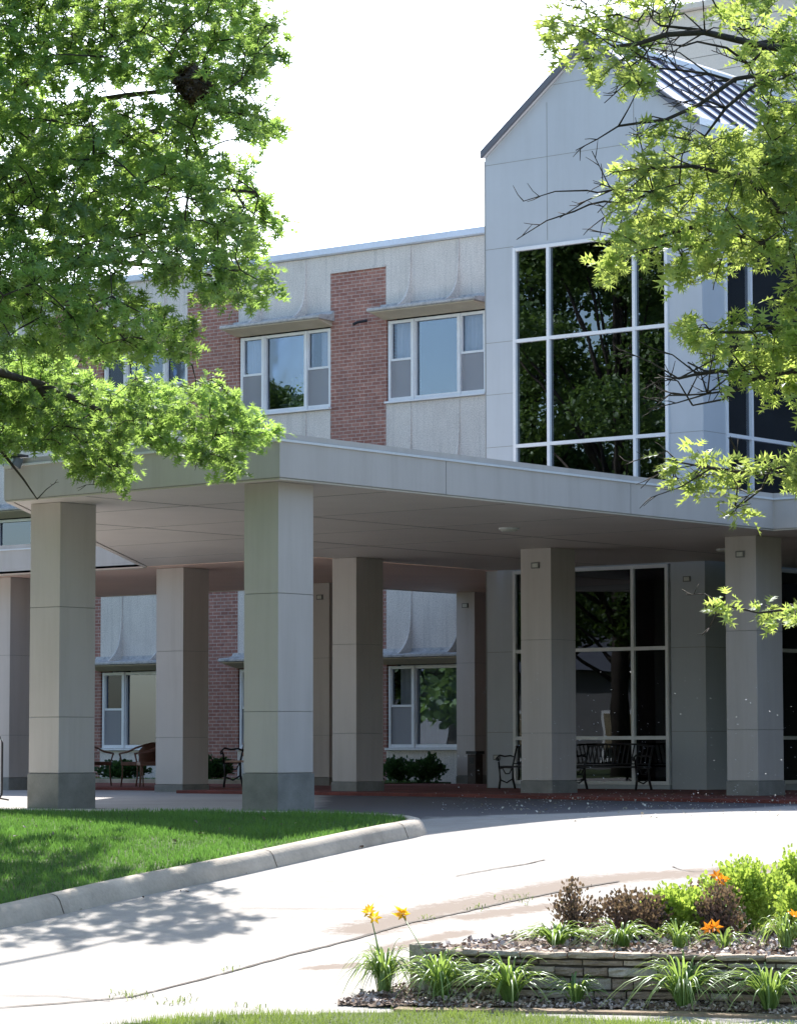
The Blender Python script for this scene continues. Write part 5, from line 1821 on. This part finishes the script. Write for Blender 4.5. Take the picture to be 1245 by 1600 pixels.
def bed():
    v, f, idx = [], [], {}
    st = .07
    outl = WALL + BACK[::-1]

    def vid(i, j):
        if (i, j) not in idx:
            idx[(i, j)] = len(v)
            s, l = i * st, j * st
            z = max(BEDZ, gz(s) + .03) + .018 * math.sin(s * 9 + l * 4) * math.cos(l * 7)
            v.append(W(s, l, z))
        return idx[(i, j)]
    for i in range(int(18.9 / st), int(25.4 / st)):
        for j in range(0, int(4.5 / st)):
            if inside((i + .5) * st, (j + .5) * st, outl):
                f.append((vid(i, j), vid(i, j + 1), vid(i + 1, j + 1), vid(i + 1, j)))
    me = bpy.data.meshes.new('planting_bed')
    me.from_pydata(v, [], f)
    me.materials.append(M['mulch'])
    me.polygons.foreach_set('use_smooth', [True] * len(f))
    o = bpy.data.objects.new('planting_bed', me)
    col.objects.link(o)
    o['kind'] = 'structure'
    # sloping earth at the back and left edge down to the drive
    m = MB()
    a = smooth_pl(BACK, 1)
    vs = []
    for s, l in a:
        vs += [W(s - .06, l + .05, max(BEDZ, gz(s) + .03) - .005), W(s + .09, l - .10, gz(s) - .02)]
    m.add(vs, [(2 * i, 2 * i + 2, 2 * i + 3, 2 * i + 1) for i in range(len(a) - 1)])
    m.build('bed_bank', M['mulch'], kind='structure')
    return outl


BED = bed()

# gravelly strip in front of the wall
STRIP = [(19.62, -0.42), (19.43, 0.07), (19.36, 0.93), (19.26, 1.54), (19.02, 2.51), (18.9, 4.4), (19.3, 4.4), (19.4, 2.6), (19.66, 1.56), (19.8, .95), (20.15, .3), (20.3, .1), (20.45, 0.0), (20.1, -.2), (19.9, -.32)]
v_, f_, ix_ = [], [], {}


def _vid(i, j, st=.05):
    if (i, j) not in ix_:
        ix_[(i, j)] = len(v_)
        s, l = i * st, j * st
        v_.append(W(s, l, gz(s) + .02 + .01 * math.sin(s * 21 + l * 13)))
    return ix_[(i, j)]


for i in range(int(18.8 / .05), int(20.6 / .05)):
    for j in range(-10, 88):
        if inside((i + .5) * .05, (j + .5) * .05, STRIP):
            f_.append((_vid(i, j), _vid(i, j + 1), _vid(i + 1, j + 1), _vid(i + 1, j)))
me = bpy.data.meshes.new('gravel_strip')
me.from_pydata(v_, [], f_)
me.materials.append(M['mulch'])
o = bpy.data.objects.new('gravel_strip', me)
col.objects.link(o)
o['kind'] = 'structure'

# dry stacked wall
sw = thing('planter_wall', 'low curved dry stacked stone wall holding up the planting bed', 'wall', W(19.8, 1.5))


def along(pl, d):
    for (a, b), (c, e) in zip(pl[:-1], pl[1:]):
        q = math.hypot(c - a, e - b)
        if d <= q:
            t = d / q
            return (a + (c - a) * t, b + (e - b) * t, (c - a) / q, (e - b) / q)
        d -= q
    return (pl[-1][0], pl[-1][1], (c - a) / q, (e - b) / q)


WP = smooth_pl(WALL, 2)
LEN = sum(math.hypot(b[0] - a[0], b[1] - a[1]) for a, b in zip(WP[:-1], WP[1:]))


def stone(m, d0, d1, z0, z1, out, mi, r):
    """one rough block following the wall line"""
    n = max(2, int((d1 - d0) / .07) + 1)
    rows = []
    for i in range(n + 1):
        d = d0 + (d1 - d0) * i / n
        s, l, ts, tl = along(WP, max(.001, min(LEN - .001, d)))
        ns_, nl_ = -tl, ts           # towards the camera
        if ns_ > 0:
            ns_, nl_ = -ns_, -nl_
        e = .6 if i in (0, n) else 1
        ring = []
        for k, (o_, z) in enumerate(((-.14, z0), (out * .72, z0), (out, z0 + .012), (out * r.uniform(.85, 1.1), (z0 + z1) / 2), (out, z1 - .012), (out * .72, z1), (-.14, z1))):
            oo = (o_ - (.018 if i in (0, n) and k in (1, 2, 3, 4, 5) else 0)) + r.uniform(-.006, .006)
            ring.append(W(s + ns_ * oo, l + nl_ * oo, z + r.uniform(-.003, .003)))
        rows.append(ring)
    o0 = len(m.v)
    k = 7
    for rg in rows:
        m.v += rg
    for i in range(n):
        for j in range(k):
            j2 = (j + 1) % k
            m.f.append((o0 + i * k + j, o0 + i * k + j2, o0 + (i + 1) * k + j2, o0 + (i + 1) * k + j))
            m.m.append(mi)
    m.f.append(tuple(o0 + j for j in range(k)))
    m.m.append(mi)
    m.f.append(tuple(o0 + n * k + j for j in range(k)))
    m.m.append(mi)


r_ = random.Random(8)
hs = [.052, .062, .045, .070, .050, .060]
m = MB()
base = -1.0
d = 0.0
# courses are level; the lowest start below grade
z = BEDZ + .012
course = []
for hh in [.044, .034, .062, .075, .050, .060, .062, .05]:
    course.append((z - hh, z))
    z -= hh + .009
for ci, (z0, z1) in enumerate(course):
    d = r_.uniform(-.05, 0) if ci % 2 else 0.0
    while d < LEN:
        w = r_.uniform(.24, .42) if ci == 0 else r_.uniform(.12, .36)
        zz0, zz1 = z0, z1
        stone(m, max(0, d), min(LEN, d + w - .010), zz0 + r_.uniform(0, .007), zz1 - r_.uniform(0, .007), (.035 if ci == 0 else r_.uniform(-.012, .03)), r_.choice([0, 0, 1, 2, 2]), r_)
        d += w
m.build('stones', [M['stone_a'], M['stone_b'], M['stone_c']], sw)
m = MB()
stone(m, 0.0, .13, gz(20.2) - .05, BEDZ + .045, .06, 0, r_)
m.build('end_block', M['stone_b'], sw)
# dark earth core behind the joints
m = MB()
a = [along(WP, LEN * i / 60) for i in range(61)]
vs = []
for s, l, ts, tl in a:
    ns_, nl_ = -tl, ts
    if ns_ > 0:
        ns_, nl_ = -ns_, -nl_
    vs += [W(s - ns_ * .03, l - nl_ * .03, -1.15), W(s - ns_ * .03, l - nl_ * .03, BEDZ - .01)]
m.add(vs, [(2 * i, 2 * i + 2, 2 * i + 3, 2 * i + 1) for i in range(60)])
m.build('core', M['crack'], sw)


# mulch chips and pebbles
def scatter(name, label, n, outl, s0, s1, l0, l1, zf, size, mat, tpl=LEAF_CHIP, nf=.6):
    s = rng.uniform(s0, s1, n * 3)
    l = rng.uniform(l0, l1, n * 3)
    kp = [i for i in range(len(s)) if inside(s[i], l[i], outl)][:n]
    P = np.array([W(s[i], l[i], zf(s[i], l[i])) for i in kp])
    k = len(P)
    N = unit(k) * nf + [0, 0, 1]
    t = np.where(rng.uniform(size=k) < .55, rng.uniform(0, .4, k), rng.uniform(.5, 1, k))
    o = leaves(name, P, unit(k), N, rng.uniform(.5, 1.3, k) * size, t, mat, tpl=tpl, fold=.3)
    tag(o, label, 'mulch', kind='stuff')


scatter('bed_mulch', 'pinkish mulch chips and pebbles covering the raised bed', 9000, BED, 19.0, 25.2, 0, 4.4, lambda s, l: max(BEDZ, gz(s) + .03) + .012 + .018 * math.sin(s * 9 + l * 4) * math.cos(l * 7), .034, M['chip'])
scatter('strip_gravel', 'pale gravel and chips at the foot of the stone wall', 5500, STRIP, 18.85, 20.5, -.5, 4.4, lambda s, l: gz(s) + .03 + .01 * math.sin(s * 21 + l * 13), .026, M['chip'])
# paved edging between gravel and verge
m = MB()
pl = [(19.42, 0.0), (19.38, 0.1), (19.33, 0.93), (19.23, 1.54), (18.99, 2.51), (18.85, 4.4)]
a = fine(pl, .3)
b_ = offs(a, -.10)
vs = []
for (s, l), (s2, l2) in zip(a, b_):
    if s2 > s:
        s2, l2 = 2 * s - s2, 2 * l - l2
    vs += [W(s, l, dz=.022), W(s2, l2, dz=.018), W(s2, l2, dz=-.1), W(s, l, dz=-.1)]
fs = []
for i in range(len(a) - 1):
    for j in range(4):
        fs.append((i * 4 + j, i * 4 + (j + 1) % 4, (i + 1) * 4 + (j + 1) % 4, (i + 1) * 4 + j))
m.add(vs, fs)
m.build('bed_edging', M['edging'], kind='structure')


def daylily(label, s, l, z, R, H, nb, flowers=(), fmat='petal_yellow', group='daylily clumps', up=1.0):
    x, y, z = W(s, l, z)
    t = thing('daylily', label, 'plant', (x, y, z), group)
    bl = []
    for i in range(int(nb * 1.1)):
        a = random.uniform(0, 6.28)
        ln = random.uniform(.6, 1.05)
        q = random.uniform(.3, 1.25)
        r0 = random.uniform(0, .05)
        pts = []
        for k in range(8):
            f = k / 7
            rad = r0 + R * 1.6 * q * ln * (f ** 1.3)
            hz = H * 1.18 * ln * (2.1 * f - (1.0 + .9 * q) * f * f)
            pts.append((x + math.cos(a) * rad + .01 * math.sin(k + i), y + math.sin(a) * rad, z + max(.005, hz)))
        bl.append((pts, random.uniform(.006, .010), random.random()))
    ribbons('leaves', bl, M['lily_leaf'], t)
    for fs_, fl_, fz, n, tilt in flowers:
        fx, fy, _ = W(fs_, fl_, 0)
        m = MB()
        m.tube([(x, y, z + .02), ((x * .6 + fx * .4), (y * .6 + fy * .4), z + (fz - z) * .55), (fx, fy, fz)], .005, .004, 6)
        st = m.build('flower_stalk', M['stalk'], t, smooth=True)
        P, D, N = [], [], []
        for q in range(n):
            c = Vector((fx, fy, fz)) + Vector((random.uniform(-.03, .03), random.uniform(-.03, .03), random.uniform(-.02, .03)))
            ax = Vector((random.uniform(-.6, .6) - .5 * SA, random.uniform(-.6, .6) - .5 * CA, tilt)).normalized()
            e1 = ax.cross(Vector((.3, .2, .9))).normalized()
            e2 = ax.cross(e1)
            for k in range(6):
                an = k * math.pi / 3
                rad = e1 * math.cos(an) + e2 * math.sin(an)
                P.append(tuple(c + rad * .004))
                D.append(tuple(ax * .75 + rad * .75))
                N.append(tuple(ax * .7 - rad * .7))
        leaves('flower', np.array(P), np.array(D), np.array(N), .058 if n > 1 else .06, rng.uniform(0, 1, len(P)), M[fmat], t,
               tpl=np.array([[(0, 0), (.22, .5), (0, 1)], [(0, 0), (0, 1), (-.22, .5)]], float), fold=.5)


M['stalk'] = simple('green stalk', (.10, .18, .05), .6, .1)
M['petal_yellow'] = leaf_mat('yellow petal', (.80, .46, .02), (.95, .62, .04), (.9, .55, .03), .35)
M['petal_orange'] = leaf_mat('orange petal', (.80, .22, .01), (.95, .38, .02), (.9, .3, .02), .35)
G0 = gz(19.8)
daylily('leftmost daylily clump on the corner of the gravel with one yellow bloom', 20.15, -.10, gz(20.15) + .02, .20, .34, 110, [(20.3, -.19, -.405, 3, .5)])
daylily('full daylily clump before the wall end stone carrying a tall yellow bloom', 19.78, .27, gz(19.8) + .02, .25, .33, 130, [(20.35, .02, -.40, 4, .5)])
daylily('wide arching daylily clump before the wall, third from its left end', 19.62, .72, gz(19.6) + .02, .31, .32, 100)
daylily('smallest daylily clump at the foot of the stone wall', 19.52, 1.14, gz(19.5) + .02, .19, .21, 45)
daylily('largest arching daylily clump in front of the middle of the wall', 19.36, 1.82, gz(19.4) + .02, .31, .34, 110)
daylily('daylily clump before the wall at the right edge of the picture', 19.20, 2.36, gz(19.3) + .02, .29, .34, 100)
daylily('daylily clump on top of the wall at the left of the row', 20.35, 1.06, BEDZ + .01, .24, .17, 90)
daylily('daylily clump on the bed in front of the dark red barberry', 20.15, 1.49, BEDZ + .01, .21, .20, 70)
daylily('small daylily clump on the bed below the gold shrub', 20.0, 1.86, BEDZ + .01, .14, .20, 45)
daylily('thin daylily clump with orange buds leaning over the bed stones', 20.05, 2.16, BEDZ + .01, .15, .15, 28, [(20.0, 2.10, -.47, 1, .4), (20.02, 2.05, -.50, 1, .4)], 'petal_orange')
daylily('upright daylily clump on the bed near the right edge', 19.95, 2.56, BEDZ + .01, .16, .28, 60, [(19.95, 2.62, -.42, 1, .2)], 'petal_orange')
daylily('daylily behind the gold shrubs holding up a bright orange bloom', 21.6, 2.34, BEDZ + .01, .2, .34, 40, [(21.6, 2.30, -.23, 3, .5)], 'petal_orange')


def garden(label, name, s, l, r, h, n, mat, ls, tpl=LEAF_ROUND, grp=None, st=14, cat='shrub'):
    x, y, z = W(s, l, max(BEDZ, gz(s) + .03))
    bush(name, label, (x, y, z), r, r, h, n, M[mat], ls, cat, tpl, grp, .5, st)


garden('open dark red barberry shrub with thin upright shoots, leftmost in the bed', 'barberry_shrub', 20.9, 1.22, .17, .36, 900, 'red_leaf', .024, st=22)
garden('wide low reddish barberry shrub in the middle of the bed', 'barberry_shrub', 21.0, 1.66, .26, .30, 2300, 'red_leaf', .026, st=26)
garden('dark barberry shrub growing between the two gold shrubs', 'barberry_shrub', 20.9, 2.26, .20, .33, 1400, 'red_leaf', .026, st=22)
garden('barberry shrub at the back of the bed behind the gold mound', 'barberry_shrub', 23.0, 2.35, .3, .26, 1200, 'red_leaf', .03, st=20)
garden('smaller gold leaved mound in the middle of the bed', 'gold_shrub', 21.2, 1.97, .25, .33, 4200, 'gold_leaf', .030, grp='gold shrubs', st=30)
garden('largest and tallest gold leaved mound in the bed', 'gold_shrub', 21.9, 2.52, .34, .45, 7000, 'gold_leaf', .030, grp='gold shrubs', st=38)
garden('gold leaved mound behind, cut by the right edge', 'gold_shrub', 22.4, 3.02, .28, .48, 5000, 'gold_leaf', .030, grp='gold shrubs', st=30)
garden('gold leaved mound low at the right edge in front', 'gold_shrub', 21.0, 2.82, .22, .32, 3600, 'gold_leaf', .030, grp='gold shrubs', st=26)

# fallen petals, seeds and dead leaves
def debris(name, label, n, poly, s0, s1, l0, l1, zf, size, mat):
    s = rng.uniform(s0, s1, n * 4)
    l = rng.uniform(l0, l1, n * 4)
    kp = [i for i in range(len(s)) if inside(s[i], l[i], poly)][:n]
    P = np.array([W(s[i], l[i], zf(s[i])) for i in kp])
    k = len(P)
    o = leaves(name, P, unit(k), unit(k) * .25 + [0, 0, 1], rng.uniform(.5, 1.3, k) * size, rng.uniform(0, 1, k), mat, tpl=LEAF_ROUND, fold=.3)
    tag(o, label, 'debris', kind='stuff')


debris('fallen_petals', 'pale fallen petals strewn over the shaded drive and red paving', 700, [(31, 1), (31, 9), (44, 12), (44, 3), (36, .5)], 31, 44, .5, 11, lambda s: gz(s) + (.006 if s < 38.5 else .056), .032, M['petal_bit'])
debris('curb_leaves', 'dry leaves gathered along the curb', 70, [(24.3, -2.62), (25.2, -2.08), (28.3, -.38), (28.4, -.25), (25.2, -1.85), (24.3, -2.4)], 24, 29, -3, .2, lambda s: gz(s) + .01, .04, M['dead_leaf'])
debris('lawn_leaves', 'a few dead leaves lying on the lawn', 26, [(25, -4.5), (25.6, -3), (28.6, -1.0), (29.5, -1.0), (29, -4.5)], 25, 29.5, -4.5, -.8, lambda s: gz(s) + IS_H + .02, .055, M['chip'])

# weeds in the joints
bl = []
for (s0, l0, nn, sp) in ((20.06, -1.78, 34, .10), (19.75, -1.45, 26, .10), (19.5, -.95, 14, .08), (21.3, -1.17, 12, .06), (24.9, .98, 30, .12), (24.45, .62, 16, .08), (23.9, .22, 10, .05)):
    for i in range(nn):
        a, b = s0 + random.gauss(0, sp), l0 + random.gauss(0, sp * .7)
        x, y, z = W(a, b)
        t = random.uniform(0, 6.28)
        hh = random.uniform(.015, .04)
        bl.append(([(x, y, z), (x + math.cos(t) * .012, y + math.sin(t) * .012, z + hh * .8), (x + math.cos(t) * .035, y + math.sin(t) * .035, z + hh)], .0035, random.random()))
o = ribbons('joint_weeds', bl, M['grass_pale'])
tag(o, 'small weeds growing in the joints of the concrete drive', 'weeds', kind='stuff')

# droplets thrown up by a lawn sprinkler out of sight, over the shaded paving
n = 620
s = 33 + rng.uniform(0, 1, n) ** .7 * 6.5
l = rng.uniform(0.4, 5.2, n)
hgt = .02 + rng.uniform(0, 1, n) ** 2.6 * 1.6
P = np.array([W(a, b, c) for a, b, c in zip(s, l, hgt)])
D = unit(n) * .35 + np.array([CA * .9, -SA * .9, -.35])
o = leaves('water_droplets', P, D, unit(n), rng.uniform(.25, .75, n) * .034, rng.uniform(0, 1, n), leaf_mat('water drop', (.5, .52, .56), (.85, .88, .95), (.8, .85, .95), .5, .1),
           tpl=np.array([[(-.16, .5), (0, 0), (.16, .5)], [(-.16, .5), (.16, .5), (0, 1)]], float), fold=0)
tag(o, 'fine spray of water droplets over the shaded paving at the right', 'water spray', kind='stuff')
